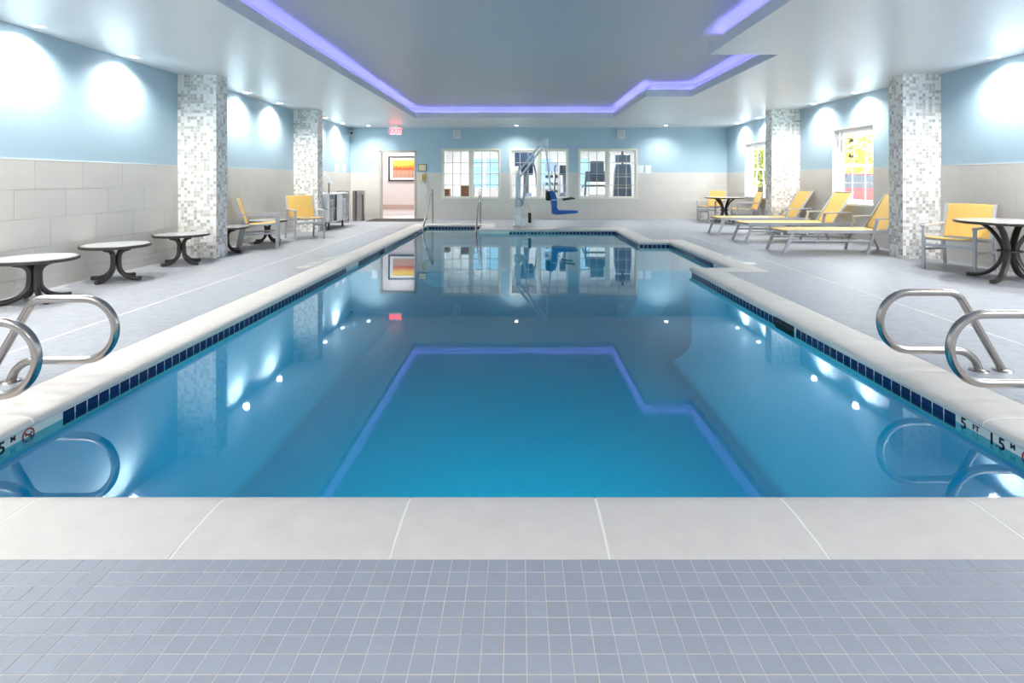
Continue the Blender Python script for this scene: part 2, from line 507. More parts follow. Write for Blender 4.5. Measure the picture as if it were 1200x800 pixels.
# ------------------------------------------------------------------ floor
STRIP = (-2.7, 2.7, 0.65, DECK_EDGE[0][1])
sx0, sx1, sy0, sy1 = STRIP
bm = B()
strip_poly = [(sx0, sy0), (sx1, sy0), (sx1, sy1), (sx0, sy1)]
for a, b, c, d in holed_cells(XL - 0.2, XR + 0.2, YN - 0.2, YF + 0.2, [DECK_EDGE, strip_poly]):
    box(bm, a, b, c, d, -0.15, 0.0)
bmesh.ops.remove_doubles(bm, verts=bm.verts[:], dist=1e-5)
floor = obj('floor', bm, 'deck'); tag(floor, 'grey blue mosaic tiled pool deck', kind='structure')
bed = obj('grout_bed', bx(sx0, sx1, sy0, sy1, -0.15, -0.0011), 'fgrout', floor)
# individual tiles, the nearest as objects, the rest of the strip joined
g = 0.0013


def tile_box(bm, x0, x1, y0, y1, z1, z0=-0.006):
    c = 0.0006
    v0 = [bm.verts.new(p) for p in ((x0, y0, z0), (x1, y0, z0), (x1, y1, z0), (x0, y1, z0))]
    v1 = [bm.verts.new(p) for p in ((x0, y0, z1 - c), (x1, y0, z1 - c), (x1, y1, z1 - c), (x0, y1, z1 - c))]
    v2 = [bm.verts.new(p) for p in ((x0 + c, y0 + c, z1), (x1 - c, y0 + c, z1), (x1 - c, y1 - c, z1), (x0 + c, y1 - c, z1))]
    for lo, hi in ((v0, v1), (v1, v2)):
        for i in range(4): bm.faces.new((lo[i], lo[(i + 1) % 4], hi[(i + 1) % 4], hi[i]))
    bm.faces.new(v2)


bm = B(); tile_box(bm, g - TP / 2, TP / 2 - g, g - TP / 2, TP / 2 - g, 0.0)
bmesh.ops.recalc_face_normals(bm, faces=bm.faces[:])
tile_me = bpy.data.meshes.new('tile'); bm.to_mesh(tile_me); bm.free(); tile_me.materials.append(M['floortile'])
rest = B(); ntile = 0
ky0 = int((sy0 - 1.7072) / TP) - 1
for ky in range(ky0, 2):
    y0, y1 = 1.7072 + (ky - 1) * TP, 1.7072 + ky * TP
    y0c, y1c = max(y0, sy0), min(y1, sy1)
    if y1c - y0c < 0.006: continue
    for kx in range(-47, 48):
        x0, x1 = -0.041 + kx * TP, -0.041 + (kx + 1) * TP
        x0c, x1c = max(x0, sx0), min(x1, sx1)
        if x1c - x0c < 0.006: continue
        if -6 <= ky <= 0 and -21 <= kx < 21 and ntile < 298:
            o = link('tile', tile_me, floor); ntile += 1
            o.location = ((x0 + x1) / 2, (y0 + y1) / 2, random.uniform(-0.0005, 0.0004))
        else:
            tile_box(rest, x0c + g, x1c - g, y0c + g, y1c - g, random.uniform(-0.0005, 0.0004))
tag(obj('tile_field', rest, 'floortile', floor), kind='stuff')
# sealant joints in the deck
for i, (xj, ya, yb) in enumerate(((-3.6, 1.0, 15.6), (3.72, 1.0, 15.6))):
    obj('deck_joint', bx(xj - 0.008, xj + 0.008, ya, yb, -0.01, 0.0015), 'joint', floor)
# white depth marker tiles let into the deck
for pts in (((358, 312.7), (370, 307.8), (382, 303.0)), ((459, 270.7),), ((856, 300.0), (861, 304.0), (876, 308.4)), ((578, 263.5),)):
    for (px, py) in pts:
        Y = FPX * CAMH / (py - VY); X = (px - VX) / FPX * Y
        obj('depth_marker_tile', bx(X - 0.1, X + 0.1, Y - 0.1, Y + 0.1, -0.01, 0.002), 'whitetile', floor)

# ------------------------------------------------------------------ pool
ps = B()
cove = [(0.0, -0.05), (0.0, -0.95)] + [(-0.5 + 0.5 * math.cos(math.radians(a)), -0.95 - 0.5 * math.sin(math.radians(a))) for a in range(10, 91, 10)]
for (u0, z0), (u1, z1) in zip(cove, cove[1:]): ring(ps, POOL, u0, z0, u1, z1)
ps.faces.new([ps.verts.new((*p, -1.45)) for p in offset_poly(POOL, -0.5)])
bmesh.ops.remove_doubles(ps, verts=ps.verts[:], dist=1e-5)
pool = obj('pool_basin', ps, 'plaster', None, True)
tag(pool, 'blue plastered swimming pool basin with stepped outline', kind='structure')
for k in range(4):
    obj('step', bx(-2.53, -1.0, 14.95 - 0.32 * (k + 1), 14.95 - 0.32 * k, -1.45, -0.33 - 0.27 * k), 'plaster', pool)
bedm = B()
PROF = [(CW, -0.05), (CW, -0.001), (0.27, 0.004), (0.12, 0.007), (0.04, 0.004), (-0.006, -0.004), (-0.022, -0.014), (-0.030, -0.027), (-0.029, -0.040), (-0.018, -0.05)]
BEDP = [(CW - 0.003, -0.05), (CW - 0.003, -0.0035), (0.27, 0.0030), (0.12, 0.0060), (0.04, 0.0030), (-0.004, -0.006), (-0.020, -0.0155), (-0.0275, -0.027), (-0.026, -0.040), (-0.016, -0.049)]
for (u0, z0), (u1, z1) in zip(BEDP, BEDP[1:]): ring(bedm, POOL, u0, z0, u1, z1)
bmesh.ops.remove_doubles(bedm, verts=bedm.verts[:], dist=1e-6)
obj('coping_bed', bedm, 'cgrout', pool, True)
dirs = offset_dirs(POOL); NP = len(POOL)
for i in range(NP):
    p0, p1 = Vector(POOL[i]), Vector(POOL[(i + 1) % NP]); L = (p1 - p0).length; d = (p1 - p0) / L; nn = Vector((d.y, -d.x))
    if i == 0:
        cuts = [0.0] + [(-0.42 + 0.71 * k) - p0.x for k in range(-2, 4)] + [L]
    else:
        k = max(1, round(L / 0.71)); cuts = [L * j / k for j in range(k + 1)]
    for j in range(len(cuts) - 1):
        bm = B(); loops = []
        for e, (t, sg) in enumerate(((cuts[j], 1), (cuts[j + 1], -1))):
            lp = []
            for (u, z) in PROF:
                if t < 1e-6: q = p0 + dirs[i] * u + d * 0.002
                elif t > L - 1e-6: q = p1 + dirs[(i + 1) % NP] * u - d * 0.002
                else: q = p0 + d * (t + sg * 0.0045) + nn * u
                lp.append(bm.verts.new((q.x, q.y, z)))
            loops.append(lp)
        n = len(PROF)
        for a in range(n): bm.faces.new((loops[0][a], loops[0][(a + 1) % n], loops[1][(a + 1) % n], loops[1][a]))
        bm.faces.new(loops[0]); bm.faces.new(loops[1][::-1])
        obj('coping_stone', bm, 'coping', pool, smooth=True)
# waterline band
wb = B(); ring(wb, POOL, -0.003, -0.05, -0.003, -0.16)
obj('waterline_band', wb, 'whitetile', pool)
WP = 0.087
bm = box(B(), 0.005, WP - 0.005, -0.002, 0.0, -0.142, -0.064)
bmesh.ops.recalc_face_normals(bm, faces=bm.faces[:])
nav_me = bpy.data.meshes.new('tile'); bm.to_mesh(nav_me); bm.free(); nav_me.materials.append(M['navy'])
far_nav = B()


def nav_run(p0, p1, single, gaps=()):
    # tiles along the pool wall from p0 to p1, facing left of travel (the water)
    p0, p1 = Vector(p0), Vector(p1); L = (p1 - p0).length; d = (p1 - p0) / L; n = int(L / WP + 1e-6)
    ang = math.atan2(d.y, d.x)
    for k in range(n):
        t = k * WP
        if any(a < t + WP / 2 < b for a, b in gaps): continue
        if single:
            o = link('tile', nav_me, pool); o.location = (p0.x + d.x * t, p0.y + d.y * t, 0); o.rotation_euler = (0, 0, ang + PI); o.location += Vector((d.x * WP, d.y * WP, 0))
        else:
            nrm = Vector((-d.y, d.x)); q0 = p0 + d * (t + 0.005); q1 = p0 + d * (t + WP - 0.005)
            vs = [far_nav.verts.new((q.x + nrm.x * 0.002, q.y + nrm.y * 0.002, z)) for q in (q0, q1) for z in (-0.142, -0.064)]
            far_nav.faces.new((vs[0], vs[2], vs[3], vs[1]))


e = 0.003
nav_run((2.39 - e, 3.0), (2.39 - e, 7.62), True, gaps=((1.76, 2.11),))
nav_run((2.97 - e, 7.62), (2.97 - e, 10.85), True, gaps=((0.3, 0.75),))
nav_run((2.97, 10.85 - e), (2.35, 10.85 - e), True)
nav_run((2.35 - e, 10.85), (2.35 - e, 13.55), True)
nav_run((-2.53 + e, 14.95), (-2.53 + e, 3.0), True, gaps=((4.75, 5.0), (6.35, 6.95)))
nav_run((2.35, 13.55 - e), (-0.33, 13.55 - e), False)
nav_run((-1.0, 14.95 - e), (-2.53, 14.95 - e), False)
nav_run((2.39, 7.62 + e), (2.97, 7.62 + e), False)
nav_run((-1.0 - e, 13.55), (-1.0 - e, 14.95), False)
tag(obj('tile_run', far_nav, 'navy', pool), kind='stuff')
obj('skimmer_mouth', bx(2.375, 2.40, 4.77, 5.10, -0.15, -0.052), 'black', pool)
obj('skimmer_mouth', bx(-2.54, -2.515, 9.97, 10.2, -0.15, -0.052), 'black', pool)
# depth writing on the white band: right wall reads toward -Y, left wall toward +Y
MR = lambda y, z: Matrix.Translation((2.39 - 0.0045, y, z)) @ Matrix(((0, 0, -1, 0), (-1, 0, 0, 0), (0, 1, 0, 0), (0, 0, 0, 1)))
ML = lambda y, z: Matrix.Translation((-2.53 + 0.0045, y, z)) @ Matrix(((0, 0, 1, 0), (1, 0, 0, 0), (0, 1, 0, 0), (0, 0, 0, 1)))
ZT = -0.091
for s, fn, base, sg in (('r', MR, 3.0, -1), ('l', ML, 2.39, 1)):
    for t, off, size, dz in (('5', 0.05, 0.080, 0), ('FT', 0.13, 0.040, 0.010), ('1.5', 0.255, 0.080, 0), ('M', 0.345, 0.036, 0.018)):
        text_obj('depth_lettering', t, size, 'black', pool, fn(base + sg * off, ZT + dz))
    yc = base + sg * 0.43
    for r0, r1, a0, a1, mm in ((0.028, 0.036, 0, 360, 'red'),):
        bm = B(); A = arc(0, 0, r0, a0, a1, 24)[:-1]; C = arc(0, 0, r1, a0, a1, 24)[:-1]
        for zz in (0, 0.002):
            pass
        va = [bm.verts.new((x, y, 0.0015)) for x, y in A]; vc = [bm.verts.new((x, y, 0.0015)) for x, y in C]
        for k in range(24): bm.faces.new((va[k], va[(k + 1) % 24], vc[(k + 1) % 24], vc[k]))
        bar(bm, (-0.024, 0.02, 0.001), (0.024, -0.02, 0.001), 0.006, 0.002)
        bmesh.ops.transform(bm, matrix=fn(yc, ZT), verts=bm.verts[:])
        obj('no_diving_ring', bm, mm, pool)
        bm = B(); bar(bm, (-0.018, 0.004, 0.0006), (0.012, 0.0, 0.0006), 0.006, 0.001); bar(bm, (0.012, 0.0, 0.0006), (0.02, -0.014, 0.0006), 0.004, 0.001)
        lathe(bm, [(0, 0.0012), (0.005, 0.0012), (0.005, 0)], 10, (0.017, 0.006, 0))
        bmesh.ops.transform(bm, matrix=fn(yc, ZT), verts=bm.verts[:])
        obj('diver_figure', bm, 'black', pool)
bm = B(); bm.faces.new([bm.verts.new((*p, WATER_Z)) for p in offset_poly(POOL, -0.004)])
water = obj('pool_water', bm, 'water'); tag(water, 'still clear blue pool water reflecting the ceiling', 'water', kind='stuff')

# ------------------------------------------------------------------ ceiling with coffer
ZF, ZS, ZU, CO = ZC + 0.135, ZC + 0.07, ZC + 0.28, 0.16
bm = B()
for a, b, c, d in holed_cells(XL - 0.2, XR + 0.2, YN - 0.2, YF + 0.2, [COFFER]):
    bm.faces.new([bm.verts.new(p) for p in ((a, c, ZC), (b, c, ZC), (b, d, ZC), (a, d, ZC))])
bmesh.ops.remove_doubles(bm, verts=bm.verts[:], dist=1e-5)
ceiling = obj('ceiling', bm, 'ceil'); tag(ceiling, 'pale satin ceiling around a recessed light cove', kind='structure')
bm = B(); ring(bm, COFFER, 0, ZC, 0, ZF); ring(bm, COFFER, 0, ZF, 0.03, ZF); ring(bm, COFFER, 0.03, ZF, 0.03, ZS); ring(bm, COFFER, 0.03, ZS, CO, ZS)
obj('coffer_fascia', bm, 'fascia', ceiling)
bm = B(); ring(bm, COFFER, CO, ZS, CO, ZU); up = bm.faces.new([bm.verts.new((*p, ZU)) for p in offset_poly(COFFER, CO)])
obj('coffer_ceiling', bm, 'coffer', ceiling)
bm = box(B(), XL - 0.2, XR + 0.2, YN - 0.2, YF + 0.2, ZU + 0.01, ZU + 0.1)
obj('roof_slab', bm, 'ceil', ceiling)
bm = B(); ring(bm, COFFER, 0.06, ZS + 0.012, 0.09, ZS + 0.012); ring(bm, COFFER, 0.06, ZS + 0.012, 0.06, ZS + 0.001); ring(bm, COFFER, 0.09, ZS + 0.012, 0.09, ZS + 0.001)
tag(obj('light_strip', bm, 'led'), 'violet LED strip hidden along the ceiling cove ledge', 'light strip')

# ------------------------------------------------------------------ walls
ROW_H, TILE_L = 0.316, 0.66


def wall_tiles(parent, a0, a1, holes, place_fn, base=5.99, skip=()):
    # tiles on the plane (along, z); place_fn(along0, along1, z0, z1) -> box args
    offs = [0.0, 0.41, 0.20, 0.0, 0.41]
    for r in range(5):
        z1 = TILE_TOP - r * ROW_H; z0 = max(z1 - ROW_H, 0.09)
        if z1 - z0 < 0.03: continue
        s = base + offs[r]; k0 = int((a0 - s) / TILE_L) - 1
        k = k0
        while s + k * TILE_L < a1:
            x0, x1 = max(s + k * TILE_L, a0), min(s + (k + 1) * TILE_L, a1); k += 1
            if x1 - x0 < 0.03: continue
            for (p, q, c, d) in cut_rects((x0, x1, z0, z1), holes):
                gg = 0.0017
                obj('tile', place_fn(p + gg, q - gg, c + gg, d - gg), 'walltile', parent)


TT = 0.008
bm = box(B(), XL - 0.25, XL, YN - 0.25, YF + 0.25, 0.0, ZC)
wl = obj('wall_left', bm, 'wall'); tag(wl, 'left wall with blue paint above stone tile', kind='structure')
wall_tiles(wl, 2.6, YF, [(8.5, 8.82, 0, 3), (12.85, 13.17, 0, 3)], lambda p, q, c, d: bx(XL - 0.004, XL + TT, p, q, c, d))
obj('tile_edging', bx(XL, XL + 0.009, 2.6, YF, TILE_TOP, TILE_TOP + 0.012), 'joint', wl)
# right wall around two windows
bm = B()
for (a, b, c, d) in cut_rects((YN - 0.25, YF + 0.25, 0.0, ZC), [(y0, y1, WR0, WR1) for y0, y1 in WIN_R]):
    box(bm, XR, XR + 0.25, a, b, c, d)
wr = obj('wall_right', bm, 'wall'); tag(wr, 'right wall with blue paint above stone tile and two windows', kind='structure')
wall_tiles(wr, 4.0, YF, [(y0, y1, WR0, WR1) for y0, y1 in WIN_R] + [(8.45, 8.77, 0, 3), (12.7, 13.02, 0, 3)], lambda p, q, c, d: bx(XR - TT, XR + 0.004, p, q, c, d), base=6.1)
for a, b, c, d in cut_rects((4.0, YF, TILE_TOP, TILE_TOP + 0.03), [(y0, y1, WR0, WR1) for y0, y1 in WIN_R]):
    obj('tile_edging', bx(XR - 0.009, XR, a, b, c, c + 0.012), 'joint', wr)
# far wall around door and three windows
far_holes = [DOOR] + [(a, b, WZ0, WZ1) for a, b in WIN_FAR]
bm = B()
for (a, b, c, d) in cut_rects((XL - 0.25, XR + 0.25, 0.0, ZC), far_holes):
    box(bm, a, b, YF, YF + 0.16, c, d)
wf = obj('wall_far', bm, 'wall'); tag(wf, 'far wall with doorway and three interior windows', kind='structure')
wall_tiles(wf, XL, XR, far_holes, lambda p, q, c, d: bx(p, q, YF - TT, YF + 0.004, c, d), base=-5.1)
for a, b, c, d in cut_rects((XL, XR, TILE_TOP, TILE_TOP + 0.03), far_holes):
    obj('tile_edging', bx(a, b, YF - 0.009, YF, c, c + 0.012), 'joint', wf)
wn_ = obj('wall_near', bx(XL - 0.25, XR + 0.25, YN - 0.25, YN, 0, ZC), 'wall'); tag(wn_, 'near wall behind the viewer', kind='structure')
# base tiles
tag(obj('baseboard_left', bx(XL, XL + 0.014, YN, YF, 0, 0.088), 'walltile'), 'pale base tile along the left wall', kind='structure')
tag(obj('baseboard_right', bx(XR - 0.014, XR, YN, YF, 0, 0.088), 'walltile'), 'pale base tile along the right wall', kind='structure')
bm = B(); box(bm, XL, DOOR[0], YF - 0.014, YF, 0, 0.088); box(bm, DOOR[1], XR, YF - 0.014, YF, 0, 0.088)
tag(obj('baseboard_far', bm, 'walltile'), 'pale base tile along the far wall', kind='structure')
# columns
for n, (x0, x1, y0, y1, lab) in enumerate(((XL, -4.70, 8.5, 8.82, 'grey and white mosaic column beside the low round tables'), (XL, -4.73, 12.85, 13.17, 'grey and white mosaic column beside the towel cart'),
                                           (5.90, XR, 8.45, 8.77, 'grey and white mosaic column beside the armchair and nearest lounger'), (5.83, XR, 12.70, 13.02, 'grey and white mosaic column behind the farthest lounger'))):
    tag(obj('column_%d' % (n + 1), bx(x0, x1, y0, y1, 0, ZC), 'mosaic'), lab, kind='structure')


# ------------------------------------------------------------------ windows and door
def far_window(n, x0, x1):
    r = obj('window_%d' % n, B_frame(x0, x1, WZ0, WZ1, YF - 0.015, YF + 0.12, 0.05), 'cream')
    tag(r, ['interior window onto the white room, brown cabinets showing', 'interior window onto the gym behind the pool lift', 'interior window onto the gym showing a tall machine'][n - 1], kind='structure')
    xm = (x0 + x1) / 2
    obj('mullion', bx(xm - 0.045, xm + 0.045, YF + 0.0, YF + 0.11, WZ0 + 0.05, WZ1 - 0.05), 'cream', r)
    for (a, b) in ((x0 + 0.05, xm - 0.045), (xm + 0.045, x1 - 0.05)):
        s = obj('sash', B_frame(a, b, WZ0 + 0.05, WZ1 - 0.05, YF + 0.03, YF + 0.08, 0.03), 'white', r)
        for i in (1, 2):
            x = a + 0.03 + (b - a - 0.06) * i / 3
            obj('muntin', bx(x - 0.009, x + 0.009, YF + 0.045, YF + 0.07, WZ0 + 0.08, WZ1 - 0.08), 'jamb', s)
        for i in (1, 2, 3):
            z = WZ0 + 0.08 + (WZ1 - WZ0 - 0.16) * i / 4
            obj('muntin', bx(a + 0.03, b - 0.03, YF + 0.047, YF + 0.068, z - 0.009, z + 0.009), 'jamb', s)
        obj('pane', bx(a + 0.03, b - 0.03, YF + 0.056, YF + 0.060, WZ0 + 0.08, WZ1 - 0.08), 'glass', s)


def B_frame(x0, x1, z0, z1, y0, y1, t):
    bm = B()
    box(bm, x0, x0 + t, y0, y1, z0, z1); box(bm, x1 - t, x1, y0, y1, z0, z1)
    box(bm, x0 + t, x1 - t, y0, y1, z0, z0 + t); box(bm, x0 + t, x1 - t, y0, y1, z1 - t, z1)
    return bm


for i, (a, b) in enumerate(WIN_FAR): far_window(i + 1, a, b)


def side_window(n, y0, y1, lab):
    xa, xb = XR + 0.10, XR + 0.20
    bm = B(); t = 0.05

    def fr(bm, a, b, z0, z1, xa, xb, t):
        box(bm, xa, xb, a, a + t, z0, z1); box(bm, xa, xb, b - t, b, z0, z1)
        box(bm, xa, xb, a + t, b - t, z0, z0 + t); box(bm, xa, xb, a + t, b - t, z1 - t, z1)
        return bm
    r = obj('window_%d' % n, fr(B(), y0, y1, WR0, WR1, xa, xb, t), 'white'); tag(r, lab, kind='structure')
    # white reveal lining and sill
    bm = B(); box(bm, XR - 0.004, xa, y0, y0 + 0.012, WR0, WR1); box(bm, XR - 0.004, xa, y1 - 0.012, y1, WR0, WR1); box(bm, XR - 0.004, xa, y0, y1, WR1 - 0.012, WR1)
    obj('reveal', bm, 'white', r)
    obj('sill', bx(XR - 0.03, xa, y0 - 0.02, y1 + 0.02, WR0 - 0.03, WR0 + 0.012), 'white', r)
    zm = (WR0 + WR1) / 2
    for (z0, z1, dx) in ((WR0 + t, zm + 0.02, 0.02), (zm - 0.02, WR1 - t, 0.05)):
        s = obj('sash', fr(B(), y0 + t, y1 - t, z0, z1, xa + dx, xa + dx + 0.03, 0.04), 'white', r)
        for i in (1, 2):
            y = y0 + t + (y1 - y0 - 2 * t) * i / 3
            obj('muntin', bx(xa + dx + 0.006, xa + dx + 0.022, y - 0.008, y + 0.008, z0 + 0.04, z1 - 0.04), 'white', s)
        z = (z0 + z1) / 2
        obj('muntin', bx(xa + dx + 0.007, xa + dx + 0.021, y0 + t + 0.04, y1 - t - 0.04, z - 0.008, z + 0.008), 'white', s)
        obj('pane', bx(xa + dx + 0.012, xa + dx + 0.015, y0 + t + 0.04, y1 - t - 0.04, z0 + 0.04, z1 - 0.04), 'glass', s)
    bl = obj('blind', bx(XR + 0.03, XR + 0.08, y0 + 0.02, y1 - 0.02, WR1 - 0.07, WR1 - 0.014), 'white', r)
    for k in range(6):
        obj('slat', bx(XR + 0.032, XR + 0.078, y0 + 0.025, y1 - 0.025, WR1 - 0.09 - 0.022 * k, WR1 - 0.087 - 0.022 * k), 'white', bl)


side_window(4, *WIN_R[0], 'white sash window above the middle lounger')
side_window(5, *WIN_R[1], 'white sash window partly behind the far mosaic column')
dr = obj('door_1', B(), 'jamb')
bm = B(); t = 0.055
box(bm, DOOR[0], DOOR[0] + t, YF - 0.02, YF + 0.18, 0, DOOR[3]); box(bm, DOOR[1] - t, DOOR[1], YF - 0.02, YF + 0.18, 0, DOOR[3]); box(bm, DOOR[0], DOOR[1], YF - 0.02, YF + 0.18, DOOR[3] - t, DOOR[3])
bm.to_mesh(dr.data); bm.free()
tag(dr, 'open doorway with grey metal frame to the corridor', kind='structure')
# open door leaf, swung back into the corridor against its right jamb
leaf = obj('door_leaf', bx(DOOR[1] - t - 0.05, DOOR[1] - t - 0.005, YF + 0.19, YF + 1.12, 0.01, DOOR[3] - t), 'white', dr)
obj('door_handle', bx(DOOR[1] - t - 0.10, DOOR[1] - t - 0.05, YF + 0.95, YF + 1.07, 1.0, 1.03), 'steel', leaf)

# ------------------------------------------------------------------ corridor beyond the door
CY = 18.95
tag(obj('wall_corridor', bx(-5.6, -2.9, CY, CY + 0.1, 0, 2.6), 'corridor'), 'pale pink corridor wall', kind='structure')
bm = B(); box(bm, -5.7, -5.6, YF + 0.16, CY + 0.1, 0, 2.6); box(bm, -3.0, -2.9, YF + 0.16, CY, 0, 2.6)
tag(obj('wall_corridor_ends', bm, 'corridor'), 'corridor side walls', kind='structure')
tag(obj('ceiling_corridor', bx(-5.7, -2.9, YF + 0.16, CY + 0.1, 2.6, 2.7), 'ceil'), 'corridor ceiling', kind='structure')
tag(obj('floor_corridor', bx(-5.7, -2.9, YF + 0.2, CY + 0.1, -0.15, 0.0), 'corridor'), 'pale corridor floor', kind='structure')
tag(obj('trim_1', bx(-5.6, -3.0, CY - 0.012, CY, 0.20, 0.36), 'stripe'), 'tan band low on the corridor wall', kind='structure')
tag(obj('baseboard_corridor', bx(-5.6, -3.0, CY - 0.018, CY, 0, 0.13), 'white'), 'white corridor baseboard', kind='structure')
pf = thing('framed_picture', 'dark framed yellow and red print on the corridor wall', 'picture', (-4.0, CY - 0.03, 1.17)); pf.scale = (1, 1, 0.9)
obj('frame', B_frame(-0.52, 0.62, 0.0, 0.95, -0.02, 0.025, 0.045), 'frame', pf)
obj('mat_board', bx(-0.475, 0.575, 0.0, 0.02, 0.045, 0.905), 'paper', pf)
obj('print', bx(-0.37, 0.47, -0.004, 0.0, 0.14, 0.81), 'art', pf)
tag(obj('floor_mat', bx(-4.5, -2.86, 16.0, 17.1, 0, 0.012), 'mat'), 'dark entrance mat in front of the doorway', 'mat')

# ------------------------------------------------------------------ lamps
def downlight(x, y, label, group, power, zc=ZC, col=(1, 0.97, 0.93), angle=150, tilt=0.0):
    t = thing('downlight', label, 'downlight', (x, y, zc), 0, group)
    bm = B(); lathe(bm, [(0.052, -0.004), (0.075, -0.006), (0.08, -0.001), (0.08, 0.0)], 20)
    obj('trim_ring', bm, 'white', t, True)
    bm = B(); lathe(bm, [(0, -0.003), (0.052, -0.003)], 20)
    obj('lens', bm, 'bulb', t)
    ld = bpy.data.lights.new('lamp', 'SPOT'); ld.energy = power; ld.spot_size = math.radians(angle); ld.spot_blend = 0.9; ld.shadow_soft_size = 0.05; ld.color = col
    lo = bpy.data.objects.new('lamp', ld); COL.objects.link(lo); lo.parent = t; lo.location = (0, 0, -0.03); lo.rotation_euler = (0, tilt, 0)
    return t


LW = {5.8: 'above the side table by the grab rails', 7.25: 'above the side tables before the first column', 10.25: 'between the left columns, over the sideways armchair', 11.65: 'between the left columns, nearer the towel cart', 14.4: 'over the towel cart', 15.8: 'over the waste bins'}
RW = {5.8: 'over the near dining table', 7.25: 'over the armchair by the near right column', 10.25: 'above the window by the loungers, nearer the near column', 11.7: 'above the loungers, nearer the farther column', 14.4: 'just past the farther right column', 15.8: 'over the far dining table'}
for y in (-1.6, 0.0, 1.5, 2.95, 4.4, 5.8, 7.25, 10.25, 11.65, 14.4, 15.8):
    downlight(XL + 0.2, y, 'recessed downlight at the left wall ' + LW.get(y, 'before the side tables'), 'left wall downlights', WASH_W, col=(1, 0.96, 0.90))
for y in (-1.6, 0.0, 1.5, 2.95, 4.4, 5.8, 7.25, 10.25, 11.7, 14.4, 15.8):
    downlight(XR - 0.22, y, 'recessed downlight at the right wall ' + RW.get(y, 'before the near dining table'), 'right wall downlights', WASH_W, col=(1, 0.98, 0.97))
for x, l in ((-4.55, 'left of the exit sign'), (-0.1, 'above the middle interior window'), (4.4, 'in the far right corner')):
    downlight(x, 16.5, 'recessed downlight near the far wall ' + l, 'far wall downlights', WASH_W * 0.55)
for y in (-1.5, 1.2, 4.6):  # fill lamps added out of view to light the decks
    for x, l, gname in ((-3.9, 'left deck', 'added left deck fill lights'), (4.9, 'right deck', 'added right deck fill lights')):
        downlight(x, y, 'added fill downlight out of view over the %s' % l, gname, DOWN_W * (0.5 if y > 4 else 0.85) * (0.55 if x < 0 else 1.0))
for x in (-1.5, 1.5):  # two more added behind the camera to brighten the foreground
    downlight(x, -1.6, 'added fill downlight out of view over the near deck', 'added near deck fill lights', DOWN_W * 1.75)

# added underwater lamps, unseen in the near end wall, to brighten the water
for x in (-1.0, 0.0, 1.0):
    t = thing('added_pool_lamp', 'added underwater lamp, unseen in the near pool wall, brightening the water', 'added fill light', (x, POOL[0][1], -0.75), 0, 'added underwater lamps')
    bm = B(); lathe(bm, [(0.10, 0.0), (0.13, 0.0), (0.13, 0.02), (0.10, 0.02)], 24); bmesh.ops.rotate(bm, cent=(0, 0, 0), matrix=Matrix.Rotation(-PI / 2, 3, 'X'), verts=bm.verts[:]); obj('trim_ring', bm, 'steel', t, True)
    bm = B(); lathe(bm, [(0, 0.012), (0.10, 0.012)], 24); bmesh.ops.rotate(bm, cent=(0, 0, 0), matrix=Matrix.Rotation(-PI / 2, 3, 'X'), verts=bm.verts[:]); obj('lens', bm, 'bulb', t)
    ld = bpy.data.lights.new('lamp', 'AREA'); ld.shape = 'DISK'; ld.size = 0.2; ld.energy = POOL_W; ld.spread = math.radians(95); ld.color = (0.9, 0.97, 1.0)
    lo = bpy.data.objects.new('lamp', ld); COL.objects.link(lo); lo.parent = t; lo.location = (0, 0.03, 0); lo.rotation_euler = (PI / 2, 0, 0)
# exit sign
ex = thing('exit_sign', 'small red lit EXIT sign hung from the ceiling', 'exit sign', (-3.70, 16.4, 2.56))
obj('housing', bx(-0.17, 0.17, -0.03, 0.03, 0, 0.22, 0.006), 'exitbody', ex)
obj('bracket', bx(-0.05, 0.05, -0.02, 0.02, 0.22, ZC - 2.56), 'white', ex)
text_obj('lettering', 'EXIT', 0.19, 'exitred', ex, Matrix.Translation((0, -0.032, 0.11)) @ Matrix.Rotation(PI / 2, 4, 'X'), 0.002)
# wall speakers
for x, l in ((-1.95, 'small white wall speaker above the cabinets window'), (3.15, 'small white wall speaker above the tall machine window')):
    t = thing('wall_speaker', l, 'speaker', (x, YF, 2.5))
    obj('cabinet', bx(-0.1, 0.1, -0.17, -0.03, 0, 0.25, 0.012), 'white', t)
    obj('grille', bx(-0.08, 0.08, -0.175, -0.17, 0.02, 0.23), 'alu', t)
    obj('bracket', bx(-0.03, 0.03, -0.03, 0.0, 0.08, 0.17), 'dark', t)
t = thing('security_camera', 'small white security camera in the far left ceiling corner', 'camera', (-5.22, 17.0, 2.62))
obj('mount', bx(-0.08, -0.04, 0.02, 0.17, 0.0, 0.12), 'white', t)
bm = tube(B(), [(-0.04, 0.06, 0.06), (0.04, -0.1, 0.04)], 0.06, 14); obj('housing', bm, 'white', t, True)
bm = tube(B(), [(0.037, -0.094, 0.041), (0.047, -0.114, 0.038)], 0.045, 14); obj('lens', bm, 'black', t)
